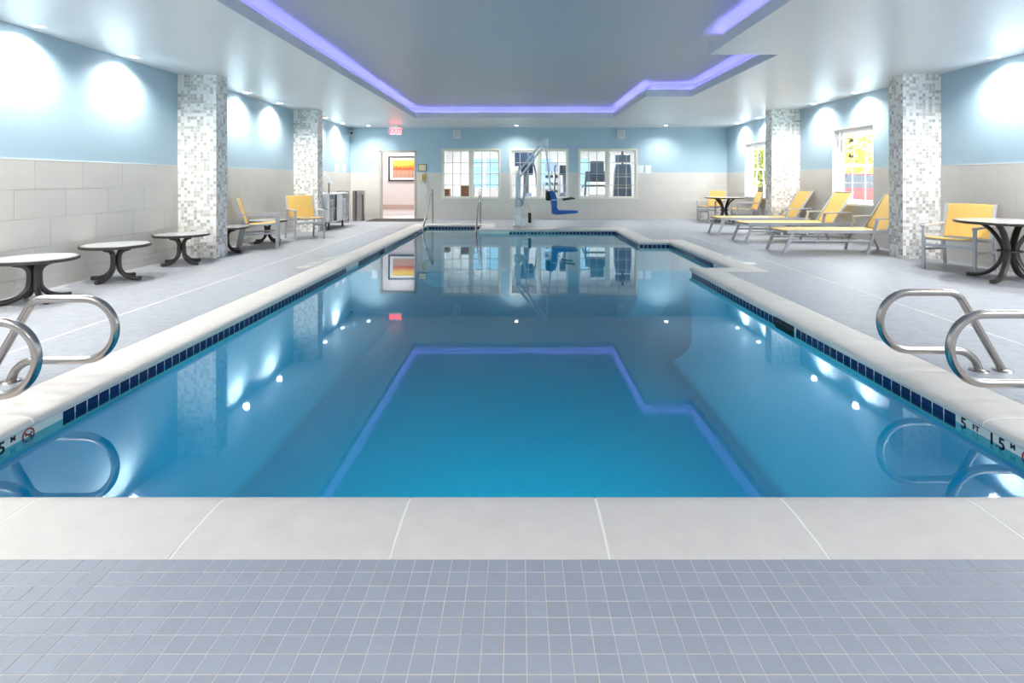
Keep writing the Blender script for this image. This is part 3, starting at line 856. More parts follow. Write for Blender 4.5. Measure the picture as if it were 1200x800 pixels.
# notices and fittings on the far and left walls
t = thing('wall_sign', 'cream framed plaque on the far wall right of the doorway', 'sign', (-3.04, YF - TT, 1.49))
obj('frame', bx(-0.13, 0.13, -0.016, -0.001, 0, 0.22), 'dark', t); obj('face', bx(-0.115, 0.115, -0.02, -0.016, 0.015, 0.205), 'plaque', t)
t = thing('wall_phone', 'yellow emergency phone with dangling cord by the doorway', 'phone', (-3.02, YF - TT, 1.2))
obj('body', bx(-0.07, 0.07, -0.06, 0, 0, 0.2, 0.012), 'yellowp', t)
obj('handset', tube(B(), spline([(-0.03, -0.085, 0.02), (-0.03, -0.1, 0.1), (-0.03, -0.085, 0.18)], 5), 0.022, 8), 'plaque', t, True)
obj('cord', tube(B(), spline([(0.02, -0.05, 0.0), (0.09, -0.06, -0.14), (0.14, -0.05, -0.35), (0.16, -0.05, -0.5), (0.11, -0.05, -0.58), (0.08, -0.05, -0.4)], 6), 0.012, 8), 'alu', t, True)
for x, z, l in ((-4.53, 1.42, 'white paper notice on the far wall left of the doorway'), (3.78, 1.42, 'white paper notice on the far wall right of the tall machine window'), (4.02, 1.42, 'white paper notice nearest the far right corner on the far wall')):
    t = thing('paper_notice', l, 'notice', (x, YF, z))
    obj('sheet', bx(-0.09, 0.09, -0.014, -0.0005, 0, 0.25), 'paper', t)
for y, l in ((15.9, 'white paper notice on the left wall above the towel cart'), (16.55, 'white paper notice on the left wall near the corner camera')):
    t = thing('paper_notice', l, 'notice', (XL, y, 1.46))
    obj('sheet', bx(0.0005, 0.014, -0.15, 0.15, 0, 0.22), 'paper', t)


# ------------------------------------------------------------------ grab rails
def grab_rail(sgn, wallx, y, label):
    t = thing('grab_rail', label, 'handrail', (wallx, y, 0), 0, None)
    # local x measured outward from the pool wall
    pts = [(0.70, 0.0), (0.52, 0.31)]
    pts += arc(0.345, 0.385, 0.115, 38, 90, 6)[0:]
    pts += [(0.20, 0.50)]
    pts += arc(0.10, 0.315, 0.185, 90, 270, 16)[0:]
    pts += [(0.20, 0.13), (0.40, 0.128)]
    pts += arc(0.40, -0.022, 0.15, 90, 8, 6)[1:]
    P = [(sgn * x, 0, z) for x, z in pts]
    P[-1] = (P[-1][0], 0, 0.0)
    # gently smooth the path
    Q = []
    for a, b in zip(P, P[1:]):
        Q += [Vector(a).lerp(Vector(b), k / 3) for k in range(3)]
    Q.append(Vector(P[-1]))
    for _ in range(2):
        Q = [Q[0]] + [(Q[i - 1] + Q[i] * 2 + Q[i + 1]) / 4 for i in range(1, len(Q) - 1)] + [Q[-1]]
    obj('rail', tube(B(), Q, 0.0235, 16), 'steel', t, True)
    for x in (0.70, 0.545):
        bm = B(); lathe(bm, [(0, 0.014), (0.03, 0.014), (0.05, 0.008), (0.056, 0.0)], 24, (sgn * x, 0, 0)); obj('escutcheon', bm, 'steel', t, True)
    return t


grab_rail(1, 2.39, 3.51, 'looped steel grab rail on the right deck, farther of the pair')
grab_rail(1, 2.39, 2.94, 'looped steel grab rail on the right deck, nearer the depth writing')
grab_rail(-1, -2.53, 3.32, 'looped steel grab rail on the left deck, farther of the pair')
grab_rail(-1, -2.53, 2.78, 'looped steel grab rail on the left deck, nearer the depth writing')
# stair handrails at the far steps
for x, l in ((-2.44, 'steel handrail at the far pool steps, beside the doorway mat'), (-1.10, 'steel handrail at the far pool steps, beside the pool lift')):
    t = thing('stair_handrail', l, 'handrail', (x, 15.4, 0))
    P = [(0, 0, 0), (0, 0, 0.80)] + [(0, -0.10 + 0.10 * math.cos(math.radians(a)), 0.80 + 0.14 * math.sin(math.radians(a))) for a in range(15, 121, 15)]
    P += [(0, -0.9, 0.44), (0, -1.5, 0.02), (0, -1.62, -0.14), (0, -1.66, -0.6)]
    obj('rail', tube(B(), P, 0.024, 12), 'steel', t, True)
    bm = B(); lathe(bm, [(0.024, 0.014), (0.05, 0.008), (0.056, 0)], 20); obj('escutcheon', bm, 'steel', t, True)


# ------------------------------------------------------------------ furniture
def sling_strip(pts, x0, x1, th=0.012, sag=0.0, n=6):
    # cloth band through (y,z) points, from x0 to x1 with a little sag across
    bm = B(); rows = []
    P = spline([(0, y, z) for y, z in pts], 4)
    for p in P:
        rows.append([bm.verts.new((x0 + (x1 - x0) * i / n, p.y, p.z - sag * math.sin(PI * i / n))) for i in range(n + 1)])
    for A, C in zip(rows, rows[1:]):
        for i in range(n): bm.faces.new((A[i], A[i + 1], C[i + 1], C[i]))
    bmesh.ops.recalc_face_normals(bm, faces=bm.faces[:])
    bmesh.ops.solidify(bm, geom=bm.faces[:], thickness=th)
    return bm


def make_chair():
    t = thing('patio_armchair', 'armchair', 'chair', group='yellow sling armchairs')
    W = 0.29
    obj('seat', sling_strip([(-0.31, 0.435), (-0.27, 0.452), (-0.05, 0.43), (0.19, 0.41)], -W + 0.03, W - 0.03, 0.012, 0.012), 'sling', t, True)
    obj('backrest', sling_strip([(0.215, 0.43), (0.27, 0.60), (0.325, 0.78), (0.355, 0.875), (0.37, 0.87)], -W + 0.03, W - 0.03, 0.016, -0.006), 'sling', t, True)
    for s in (-1, 1):
        obj('seat_rail', bar(B(), (s * (W - 0.015), -0.30, 0.435), (s * (W - 0.015), 0.22, 0.405), 0.03, 0.035), 'alu', t)
        obj('back_post', bar(B(), (s * (W - 0.01), 0.20, 0.38), (s * (W - 0.01), 0.365, 0.885), 0.035, 0.03), 'alu', t)
    obj('seat_cross_bar', bar(B(), (-W, -0.28, 0.41), (W, -0.28, 0.41), 0.03, 0.025), 'alu', t)
    obj('seat_cross_bar', bar(B(), (-W, 0.2, 0.385), (W, 0.2, 0.385), 0.03, 0.025), 'alu', t)
    for s in (-1, 1):
        obj('leg', bar(B(), (s * W, -0.30, 0.0), (s * W, -0.30, 0.57), 0.03, 0.05, (0, 1, 0)), 'alu', t)
        obj('leg', bar(B(), (s * W, 0.34, 0.0), (s * W, 0.25, 0.50), 0.03, 0.045, (0, 1, 0)), 'alu', t)
        obj('armrest', bar(B(), (s * W, -0.325, 0.582), (s * W, 0.30, 0.61), 0.05, 0.024), 'alu', t)
        obj('stretcher', bar(B(), (s * W, -0.29, 0.27), (s * W, 0.30, 0.245), 0.022, 0.03), 'alu', t)
    obj('stretcher', bar(B(), (-W, -0.30, 0.33), (W, -0.30, 0.33), 0.022, 0.035), 'alu', t)
    return t


def face(fx, fy): return math.atan2(fx, -fy)   # chair front is local -Y


chair = make_chair()
spots = [(5.97, 7.46, face(-0.86, -0.50), 'yellow sling armchair beside the near mosaic column and big round table'),
         (-4.72, 9.97, face(0.93, 0.36), 'yellow sling armchair against the left wall, seen from its side'),
         (-4.50, 11.5, face(0.64, -0.77), 'yellow sling armchair in front of the column by the towel cart'),
         (5.72, 16.35, face(-0.75, -0.65), 'yellow sling armchair behind the far dining table'),
         (6.08, 14.75, face(-1.0, 0.12), 'yellow sling armchair turned sideways under the far window')]
for i, (x, y, a, l) in enumerate(spots):
    place(chair if i == 0 else copy_tree(chair), (x, y, 0), a, l)


def make_lounger():
    t = thing('chaise_lounger', 'lounger', 'lounger', group='yellow sling loungers')
    W = 0.31; XH, XT, ZB = 1.66, 2.02, 0.98      # hinge, top of back
    obj('bed', sling_strip([(-1, 0), (0, 0)], 0, 1), 'sling', t)
    bpy.data.objects.remove(t.children[0], do_unlink=True)

    def band(pts, th):
        bm = sling_strip([(p[0], p[1]) for p in pts], -W + 0.03, W - 0.03, th, 0.008)
        bmesh.ops.rotate(bm, cent=(0, 0, 0), matrix=Matrix.Rotation(-PI / 2, 3, 'Z'), verts=bm.verts[:])
        return bm
    obj('bed', band([(0.0, 0.365), (0.04, 0.392), (0.6, 0.392), (1.2, 0.390), (1.64, 0.39)], 0.012), 'sling', t, True)
    obj('backrest', band([(XH, 0.40), (XH + 0.12, 0.58), (XH + 0.25, 0.80), (XT, ZB), (XT + 0.015, ZB - 0.01)], 0.014), 'sling', t, True)
    for s in (-1, 1):
        obj('side_rail', bar(B(), (-0.01, s * W, 0.365), (1.95, s * W, 0.365), 0.035, 0.05), 'alu', t)
        obj('back_frame', bar(B(), (XH - 0.02, s * (W - 0.012), 0.375), (XT + 0.01, s * (W - 0.012), ZB), 0.03, 0.03), 'alu', t)
        obj('leg', bar(B(), (0.09, s * W, 0.36), (-0.06, s * W, 0.0), 0.032, 0.045, (1, 0, 0)), 'alu', t)
        obj('leg', bar(B(), (1.48, s * W, 0.56), (1.32, s * W, 0.0), 0.032, 0.04, (1, 0, 0)), 'alu', t)
        obj('leg', bar(B(), (1.72, s * W, 0.36), (1.90, s * W, 0.0), 0.032, 0.04, (1, 0, 0)), 'alu', t)
        obj('armrest', bar(B(), (1.44, s * (W + 0.005), 0.57), (1.98, s * (W + 0.005), 0.595), 0.045, 0.022), 'alu', t)
    for x, z in ((0.02, 0.345), (0.6, 0.35), (1.64, 0.35)):
        obj('cross_bar', bar(B(), (x, -W, z), (x, W, z), 0.035, 0.025), 'alu', t)
    obj('cross_bar', bar(B(), (XT, -W + 0.02, ZB - 0.01), (XT, W - 0.02, ZB - 0.01), 0.025, 0.025), 'alu', t)
    obj('lower_rail', bar(B(), (0.02, -W, 0.22), (1.37, -W, 0.22), 0.02, 0.028), 'alu', t)
    obj('lower_rail', bar(B(), (0.02, W, 0.22), (1.37, W, 0.22), 0.02, 0.028), 'alu', t)
    return t


lg = make_lounger()
for i, (y, l) in enumerate(((9.33, 'yellow sling chaise lounger nearest the column by the armchair'), (10.88, 'yellow sling chaise lounger in the middle, under the window'), (12.32, 'yellow sling chaise lounger in front of the farther right column'))):
    place(lg if i == 0 else copy_tree(lg), (4.40, y, 0), 0, l)


def make_side_table():
    t = thing('side_table', 'table', 'table', group='low round side tables')
    R, H = 0.365, 0.44
    bm = B(); lathe(bm, [(0, H - 0.036), (R - 0.015, H - 0.038), (R, H - 0.03), (R, H - 0.006), (R - 0.012, H), (R - 0.026, H - 0.001)], 40); obj('rim', bm, 'dark', t, True)
    bm = B(); lathe(bm, [(0, H - 0.001), (R - 0.026, H - 0.001)], 40); obj('table_top', bm, 'tabletop', t)
    for k in range(4):
        a = PI / 4 + k * PI / 2 + 0.25; c, s = math.cos(a), math.sin(a)
        pts = [(0.17, H - 0.05), (0.09, H - 0.075), (0.045, H - 0.13), (0.04, 0.22), (0.055, 0.13), (0.12, 0.06), (0.2, 0.032), (0.30, 0.024)]
        obj('leg', tube(B(), spline([(r * c, r * s, z) for r, z in pts], 5), 0.026, 10), 'dark', t, True)
    bm = B(); lathe(bm, [(0, H - 0.05), (0.15, H - 0.05), (0.15, H - 0.036), (0, H - 0.036)], 20); obj('mounting_plate', bm, 'dark', t)
    return t


st = make_side_table()
for i, (x, y, a, l) in enumerate(((-4.88, 5.52, 0.0, 'low round side table on the left deck beside the grab rails'), (-4.90, 6.66, 0.5, 'low round side table standing between two like tables'), (-4.90, 7.95, 0.2, 'low round side table just in front of the mosaic column'),
                                  (-4.93, 9.2, 0.3, 'low round side table half hidden behind the mosaic column'), (-4.90, 10.66, 0.1, 'low round side table between the two left armchairs'))):
    place(st if i == 0 else copy_tree(st), (x, y, 0), a, l)


def make_dining_table():
    t = thing('dining_table', 'table', 'table', group='round patio dining tables')
    R, H = 0.545, 0.725
    bm = B(); lathe(bm, [(0, H - 0.035), (R - 0.02, H - 0.035), (R, H - 0.024), (R, H - 0.006), (R - 0.012, H), (R - 0.022, H - 0.001)], 56); obj('rim', bm, 'dark', t, True)
    bm = B(); lathe(bm, [(0, H - 0.001), (R - 0.022, H - 0.001)], 56); obj('table_top', bm, 'tabletop', t)
    for k in range(4):
        a = math.radians(118 + 90 * k); c, s = math.cos(a), math.sin(a)
        pts = [(0.30, H - 0.036), (0.19, H - 0.12), (0.10, H - 0.25), (0.065, 0.36), (0.10, 0.22), (0.19, 0.10), (0.31, 0.035), (0.43, 0.026)]
        P = spline([(r * c, r * s, z) for r, z in pts], 6)
        bm = B()
        # flat curved bar swept as a wide tube
        tube(bm, P, 0.022, 10)
        for v in bm.verts:
            q = Vector((v.co.x, v.co.y)); side = q.dot(Vector((-s, c)))
            v.co.x += -s * side * 0.7; v.co.y += c * side * 0.7
        obj('leg', bm, 'dark', t, True)
    bm = B(); tube(bm, [(0.12 * math.cos(k * PI / 8), 0.12 * math.sin(k * PI / 8), 0.36) for k in range(16)], 0.011, 8, closed=True); obj('brace_ring', bm, 'dark', t, True)
    return t


dt = make_dining_table()
place(dt, (5.915, 6.62, 0), 0.0, 'round dining table with curved dark legs beside the near column armchair')
place(copy_tree(dt), (5.80, 15.55, 0), 0.2, 'round dining table with curved dark legs in the far right corner')

# ------------------------------------------------------------------ pool lift
t = thing('pool_lift', 'white pool hoist with blue seat standing at the far pool edge', 'pool lift', (-0.04, 14.3, 0))
bm = bx(-0.13, 0.17, -0.18, 0.18, 0, 0.05, 0.01); obj('base', bm, 'white', t)
obj('base_cover', bx(-0.1, 0.1, -0.11, 0.11, 0.05, 0.30, 0.02), 'white', t)
obj('mast', bx(-0.065, 0.065, -0.065, 0.065, 0.30, 1.34, 0.012), 'white', t)
bm = B(); lathe(bm, [(0.07, 0.52), (0.098, 0.53), (0.098, 0.72), (0.07, 0.73)], 16); obj('collar', bm, 'alu', t, True)
for dz, dx in ((0.05, -0.03), (-0.07, 0.03)):
    obj('arm', bar(B(), (dx - 0.03, 0, 1.30 + dz), (0.70 + dx * 0.6, 0, 2.22 + dz * 0.8), 0.05, 0.055), 'white', t)
obj('arm_head', bx(0.64, 0.78, -0.045, 0.045, 2.08, 2.30, 0.02), 'white', t)
obj('actuator', tube(B(), [(0.1, 0, 0.55), (0.17, 0, 0.85), (0.25, 0, 1.45)], [0.03, 0.028, 0.018], 10), 'alu', t, True)
obj('hanger_tube', tube(B(), [(0.72, 0, 2.18), (0.76, 0, 1.7), (0.86, 0, 0.92)], 0.026, 10), 'white', t, True)
sp_ = [(0.80, 0.92), (0.88, 0.94), (0.96, 0.86), (1.0, 0.72), (1.0, 0.5), (1.04, 0.44), (1.5, 0.42), (1.55, 0.40), (1.5, 0.36), (1.0, 0.32), (0.88, 0.34), (0.87, 0.5), (0.84, 0.75)]
bm = prism(B(), sp_, 'y', -0.24, 0.24); seat = obj('seat', bm, 'blue', t)
obj('seat_back_cover', bx(0.72, 0.84, -0.2, 0.2, 0.68, 0.93, 0.03), 'black', t)
for s in (-1, 1):
    obj('armrest', bar(B(), (1.14, s * 0.28, 0.70), (1.45, s * 0.28, 0.745), 0.05, 0.035), 'black', t)
    obj('armrest_post', bar(B(), (0.86, s * 0.26, 0.70), (1.16, s * 0.28, 0.71), 0.025, 0.025), 'alu', t)
obj('control_box', bx(0.26, 0.34, -0.1, 0.0, 0.10, 0.36, 0.01), 'black', t)
obj('control_bracket', bx(0.10, 0.28, -0.06, -0.03, 0.16, 0.22), 'white', t)
obj('cable', tube(B(), spline([(0.13, -0.05, 0.4), (0.2, -0.06, 0.62), (0.27, -0.06, 0.5), (0.3, -0.06, 0.34)], 6), 0.01, 6), 'alu', t, True)

# ------------------------------------------------------------------ towel cart, bins
CX0, CX1, CY0, CY1, CZ0, CZ1 = -5.15, -4.60, 13.22, 14.75, 0.17, 0.88
t = thing('towel_cart', 'white towel cart with open shelves behind the far left column', 'cart', ((CX0 + CX1) / 2, (CY0 + CY1) / 2, 0))
ox, oy = t.location.x, t.location.y


def cb(name, x0, x1, y0, y1, z0, z1, m):
    return obj(name, bx(x0 - ox, x1 - ox, y0 - oy, y1 - oy, z0, z1), m, t)


cb('top', CX0, CX1 + 0.01, CY0, CY1, CZ1 - 0.03, CZ1, 'white'); cb('bottom', CX0, CX1, CY0, CY1, CZ0, CZ0 + 0.03, 'white')
cb('back_panel', CX0, CX0 + 0.02, CY0, CY1, CZ0, CZ1, 'white')
ys = [CY0, CY0 + 0.56, CY0 + 0.97, CY1 - 0.02]
for y in ys: cb('divider', CX0, CX1, y, y + 0.02, CZ0, CZ1 - 0.03, 'white')
cb('shelf', CX0, CX1 - 0.01, CY0, CY1, 0.50, 0.52, 'white')
dp = cb('door', CX1 - 0.02, CX1, ys[1] + 0.03, ys[2], CZ0 + 0.03, CZ1 - 0.03, 'white')
cb('dark_post', CX1 - 0.02, CX1 + 0.004, ys[1] - 0.03, ys[1] + 0.02, CZ0 + 0.02, CZ1 - 0.02, 'machdark')
for x in (CX0 + 0.05, CX1 - 0.05):
    for y in (CY0 + 0.15, CY1 - 0.35): cb('leg', x - 0.02, x + 0.02, y - 0.02, y + 0.02, 0, CZ0, 'dark')
tw = bx(-0.2, 0.2, -0.11, 0.11, 0, 0.055, 0.022)
tw = obj('towel', tw, 'towel', None, True); first = True
for (ya, yb) in ((ys[0] + 0.02, ys[1]), (ys[2] + 0.02, ys[3])):
    for zs, nmax in ((CZ0 + 0.03, 5), (0.52, 5)):
        for j in range(2):
            for k in range(nmax - (j if zs > 0.5 else 0)):
                o = tw if first else tw.copy()
                if not first: COL.objects.link(o)
                first = False
                o.location = (CX1 - 0.24, ya + (yb - ya) * (0.27 + 0.46 * j), zs + 0.001 + 0.056 * k); o.scale = (1, 0.9, 1)
                tag(o, 'folded white towel stacked on a shelf of the towel cart', 'towel', 'towels in the cart')
sg = thing('sign_holder', 'tilted white sign on a short post atop the towel cart', 'sign', (-4.78, 13.75, CZ1))
obj('base', bx(-0.06, 0.06, -0.09, 0.09, 0, 0.01), 'dark', sg)
obj('post', bx(-0.012, 0.012, -0.02, 0.02, 0.01, 0.26), 'wood', sg)
bm = bx(-0.008, 0.008, -0.14, 0.14, -0.18, 0.18); bmesh.ops.rotate(bm, cent=(0, 0, 0), matrix=Matrix.Rotation(math.radians(-28), 3, 'Y') @ Matrix.Rotation(math.radians(24), 3, 'X'), verts=bm.verts[:]); bmesh.ops.translate(bm, vec=(0, 0, 0.36), verts=bm.verts[:])
obj('panel', bm, 'paper', sg)


def bin_(x, y, r, h, label):
    t = thing('waste_bin', label, 'bin', (x, y, 0), 0, 'stainless waste bins')
    bm = B(); lathe(bm, [(0, 0), (r, 0), (r, h - 0.13), (r + 0.004, h - 0.125), (r + 0.004, h - 0.115), (r, h - 0.11)], 32); obj('body', bm, 'steel', t, True)
    bm = B(); lathe(bm, [(r, h - 0.11), (r, h - 0.01), (r - 0.012, h), (r - 0.08, h), (r - 0.085, h - 0.03), (0, h - 0.035)], 32); obj('lid', bm, 'steel', t, True)


bin_(-4.78, 16.3, 0.178, 0.90, 'round stainless steel waste bin near the doorway mat')
bin_(-5.08, 15.75, 0.178, 0.90, 'round stainless steel waste bin between the towel cart and wall corner')

# ------------------------------------------------------------------ gym beyond the windows
GX0, GX1, GY, GZ = -2.85, 6.0, 21.2, 2.7
G_WIN = [(-1.95, -0.75), (0.55, 1.35), (2.05, 2.75)]
bm = B()
for (a, b, c, d) in cut_rects((GX0 - 0.1, GX1 + 0.1, 0, GZ), [(x0, x1, 0.85, 2.1) for x0, x1 in G_WIN]): box(bm, a, b, GY, GY + 0.15, c, d)
tag(obj('wall_gym', bm, 'gymwall'), 'white gym back wall with windows', kind='structure')
bm = B(); box(bm, GX0 - 0.1 + 0.05, GX0 + 0.05, YF + 0.16, GY, 0, GZ); box(bm, GX1, GX1 + 0.1, YF + 0.16, GY, 0, GZ)
tag(obj('wall_gym_ends', bm, 'gymwall'), 'white gym side walls', kind='structure')
tag(obj('floor_gym', bx(GX0 + 0.05, GX1, YF + 0.2, GY, -0.1, 0), 'gymfloor'), 'grey rubber gym floor', kind='structure')
tag(obj('ceiling_gym', bx(GX0, GX1 + 0.1, YF + 0.16, GY + 0.15, GZ, GZ + 0.1), 'gymwall'), 'white gym ceiling', kind='structure')
for n, (x0, x1) in enumerate(G_WIN):
    r = obj('window_%d' % (6 + n), B_frame(x0, x1, 0.85, 2.1, GY - 0.02, GY + 0.1, 0.06), 'white'); tag(r, ['double window at the back of the white room', 'narrow window behind the pool lift hanger', 'narrow window behind the gym treadmill'][n], kind='structure')
    if n == 0: obj('mullion', bx((x0 + x1) / 2 - 0.05, (x0 + x1) / 2 + 0.05, GY, GY + 0.08, 0.91, 2.04), 'white', r)
    for i in (1, 2, 3): obj('muntin', bx(x0 + 0.06, x1 - 0.06, GY + 0.03, GY + 0.05, 0.91 + 1.13 * i / 4 - 0.008, 0.91 + 1.13 * i / 4 + 0.008), 'white', r)
    obj('pane', bx(x0 + 0.06, x1 - 0.06, GY + 0.06, GY + 0.064, 0.91, 2.04), 'tintglass', r)
for x in (-1.6, 1.0, 3.6):
    tp = thing('ceiling_panel_light', 'square lit ceiling panel in the gym', 'ceiling light', (x, 19.3, GZ), 0, 'gym ceiling panels')
    obj('frame', B_frame(-0.33, 0.33, -0.33, 0.33, 0, 0.03, 0.03), 'white', tp).rotation_euler = (PI / 2, 0, 0)
    obj('diffuser', bx(-0.3, 0.3, -0.3, 0.3, -0.012, -0.004), 'panel', tp)
    ld = bpy.data.lights.new('lamp', 'AREA'); ld.size = 0.6; ld.energy = GYM_W
    lo = bpy.data.objects.new('lamp', ld); COL.objects.link(lo); lo.parent = tp; lo.location = (0, 0, -0.03)
tp = thing('ceiling_panel_light', 'square lit ceiling panel in the corridor', 'ceiling light', (-4.2, 18.1, 2.6))
obj('diffuser', bx(-0.3, 0.3, -0.3, 0.3, -0.012, -0.002), 'panel', tp)
ld = bpy.data.lights.new('lamp', 'AREA'); ld.size = 0.6; ld.energy = GYM_W * 0.35; ld.color = (1, 0.95, 0.93)
lo = bpy.data.objects.new('lamp', ld); COL.objects.link(lo); lo.parent = tp; lo.location = (0, 0, -0.03)

for (x, y, w_, h_, l) in ((-2.42, 17.9, 0.28, 0.92, 'brown wooden cabinet seen low in the corner of the first interior window'), (-1.72, 18.2, 0.42, 1.02, 'brown wooden cabinet beside the mullion of the first interior window')):
    t = thing('wood_cabinet', l, 'cabinet', (x, y, 0))
    obj('body', bx(-w_ / 2, w_ / 2, -0.2, 0.2, 0.06, h_ - 0.03), 'wood', t); obj('top', bx(-w_ / 2 - 0.01, w_ / 2 + 0.01, -0.21, 0.21, h_ - 0.03, h_), 'wood', t)
    obj('plinth', bx(-w_ / 2 + 0.02, w_ / 2 - 0.02, -0.18, 0.18, 0, 0.06), 'machdark', t)
    d_ = obj('door', bx(-w_ / 2 + 0.015, w_ / 2 - 0.015, -0.215, -0.2, 0.09, h_ - 0.06), 'wood', t); obj('knob', bx(w_ / 2 - 0.06, w_ / 2 - 0.04, -0.235, -0.215, h_ - 0.25, h_ - 0.2), 'steel', d_)


def treadmill(x, y, rz, label):
    t = thing('treadmill', label, 'treadmill', (x, y, 0), rz)
    obj('deck', bx(-0.40, 0.40, -0.2, 1.6, 0.05, 0.22, 0.02), 'machdark', t)
    obj('belt', bx(-0.26, 0.26, 0.2, 1.58, 0.22, 0.226), 'black', t)
    obj('motor_hood', prism(B(), [(-0.3, 0.05), (-0.32, 0.62), (-0.2, 0.72), (0.1, 0.66), (0.25, 0.24), (0.25, 0.05)], 'x', -0.38, 0.38), 'white', t)
    for s in (-1, 1):
        obj('upright', bar(B(), (s * 0.40, -0.05, 0.1), (s * 0.36, -0.12, 1.35), 0.06, 0.09, (0, 1, 0)), 'machine', t)
        obj('handrail', tube(B(), [(s * 0.38, -0.1, 1.05), (s * 0.40, 0.25, 1.02), (s * 0.40, 0.6, 0.95)], 0.025, 8), 'machdark', t, True)
    obj('console', prism(B(), [(-0.25, 1.15), (-0.2, 1.2), (0.02, 1.32), (-0.1, 1.50), (-0.22, 1.5), (-0.28, 1.3)], 'x', -0.38, 0.38), 'machine', t)
    obj('screen_housing', bx(-0.23, 0.23, -0.26, -0.2, 1.48, 1.84, 0.015), 'machine', t)
    obj('screen', bx(-0.20, 0.20, -0.2, -0.195, 1.51, 1.81), 'screen', t)
    for k in range(3): obj('vent_slot', bx(-0.2, 0.2, -0.29, -0.255, 1.19 + 0.075 * k, 1.225 + 0.075 * k), 'machdark', t)
    obj('cross_bar', bar(B(), (-0.40, -0.1, 1.02), (0.40, -0.1, 1.02), 0.05, 0.06), 'machdark', t)


treadmill(2.58, 18.55, 0.0, 'white and blue grey treadmill behind the right interior window')


def elliptical(x, y, rz, label):
    t = thing('elliptical_trainer', label, 'exercise machine', (x, y, 0), rz)
    obj('base', bx(-0.3, 0.3, -0.5, 1.2, 0.02, 0.12, 0.02), 'machdark', t)
    bm = B(); tube(bm, [(-0.14, -0.1, 0.45), (0.14, -0.1, 0.45)], 0.33, 24); obj('flywheel_cover', bm, 'machine', t, True)
    obj('column', bar(B(), (0, -0.1, 0.5), (0, 0.02, 1.4), 0.12, 0.1, (0, 1, 0)), 'machine', t)
    obj('console', bx(-0.2, 0.2, -0.06, 0.03, 1.38, 1.72, 0.02), 'machdark', t)
    obj('screen', bx(-0.17, 0.17, -0.066, -0.06, 1.43, 1.69), 'screen', t)
    for s in (-1, 1):
        obj('swing_arm', tube(B(), spline([(s * 0.33, 0.15, 0.3), (s * 0.34, 0.1, 0.9), (s * 0.30, 0.12, 1.35), (s * 0.26, 0.25, 1.62), (s * 0.24, 0.2, 1.72)], 5), 0.028, 8), 'machdark', t, True)
        obj('pedal_bar', bar(B(), (s * 0.22, -0.1, 0.35), (s * 0.22, 1.0, 0.28), 0.05, 0.06), 'machdark', t)
        obj('pedal', bx(s * 0.22 - 0.08, s * 0.22 + 0.08, 0.5, 0.85, 0.33, 0.37), 'black', t)


elliptical(0.25, 18.4, 0.0, 'dark elliptical trainer behind the pool lift mast')
elliptical(1.55, 18.9, 0.4, 'dark elliptical trainer at the right of the middle interior window')
elliptical(4.75, 18.9, -0.35, 'dark elliptical trainer beside the tall cable machine')
t = thing('cable_machine', 'tall blue grey cable machine in the right interior window', 'exercise machine', (3.52, 18.8, 0))
obj('base', bx(-0.35, 0.35, -0.4, 0.5, 0, 0.1), 'machdark', t)
bm = prism(B(), [(-0.34, 0.1), (0.30, 0.1), (0.27, 1.6), (0.24, 1.75), (-0.22, 1.75), (-0.27, 1.5)], 'y', -0.12, 0.12); obj('shroud', bm, 'machine', t)
obj('head', bx(-0.24, 0.25, -0.1, 0.1, 1.82, 2.08, 0.02), 'machine', t)
obj('mast', bx(-0.03, 0.03, -0.05, 0.05, 1.7, 2.2), 'machdark', t)
for k in range(3): obj('seam_strip', bx(-0.26, 0.26, -0.125, -0.12, 0.55 + 0.38 * k, 0.57 + 0.38 * k), 'white', t)
obj('seat_pad', bx(-0.2, 0.2, -0.42, -0.05, 0.5, 0.58, 0.02), 'machdark', t)
t = thing('television', 'wide dark television on a stand in the middle interior window', 'television', (0.18, 20.2, 0))
obj('stand', bx(-0.04, 0.04, -0.04, 0.04, 0.03, 1.75), 'machdark', t); obj('base', bx(-0.3, 0.3, -0.25, 0.25, 0, 0.03), 'machdark', t)
obj('cabinet', bx(-0.36, 0.36, -0.08, -0.04, 1.72, 2.22, 0.01), 'machdark', t); obj('screen', bx(-0.34, 0.34, -0.084, -0.08, 1.75, 2.2), 'screen', t)
t = thing('dumbbell_rack', 'steel dumbbell rack behind the pool lift seat', 'rack', (1.18, 20.2, 0))
for s in (-1, 1): obj('upright', bx(s * 0.3 - 0.025, s * 0.3 + 0.025, -0.2, 0.2, 0, 1.40), 'alu', t)
for k in range(4): obj('shelf', bx(-0.3, 0.3, -0.18, 0.18, 0.45 + 0.27 * k, 0.47 + 0.27 * k), 'alu', t)
obj('top_shelf', bx(-0.32, 0.32, -0.2, 0.2, 1.40, 1.42), 'alu', t)
db = None
for k in range(4):
    for j in range(3):
        bm = B(); tube(bm, [(0, -0.08, 0), (0, 0.08, 0)], 0.015, 8)
        for s in (-1, 1): tube(bm, [(0, s * 0.06, 0), (0, s * 0.13, 0)], 0.055, 12)
        if db is None:
            db = obj('dumbbell', bm, 'machdark', None, True); o = db
        else:
            bm.free(); o = db.copy(); COL.objects.link(o)
        o.location = (1.18 - 0.18 + 0.18 * j, 20.2, 0.47 + 0.27 * k + 0.056)
        tag(o, 'dark dumbbell on the steel rack behind the pool lift seat', 'dumbbell', 'dumbbells on the rack')
t = thing('monitor', 'dark monitor on top of the dumbbell rack', 'monitor', (1.18, 20.2, 1.42))
obj('stand', bx(-0.1, 0.1, -0.06, 0.06, 0, 0.02), 'machdark', t); obj('neck', bx(-0.02, 0.02, -0.01, 0.01, 0.02, 0.16), 'machdark', t); obj('panel', bx(-0.24, 0.24, -0.03, -0.01, 0.1, 0.42, 0.006), 'machine', t)

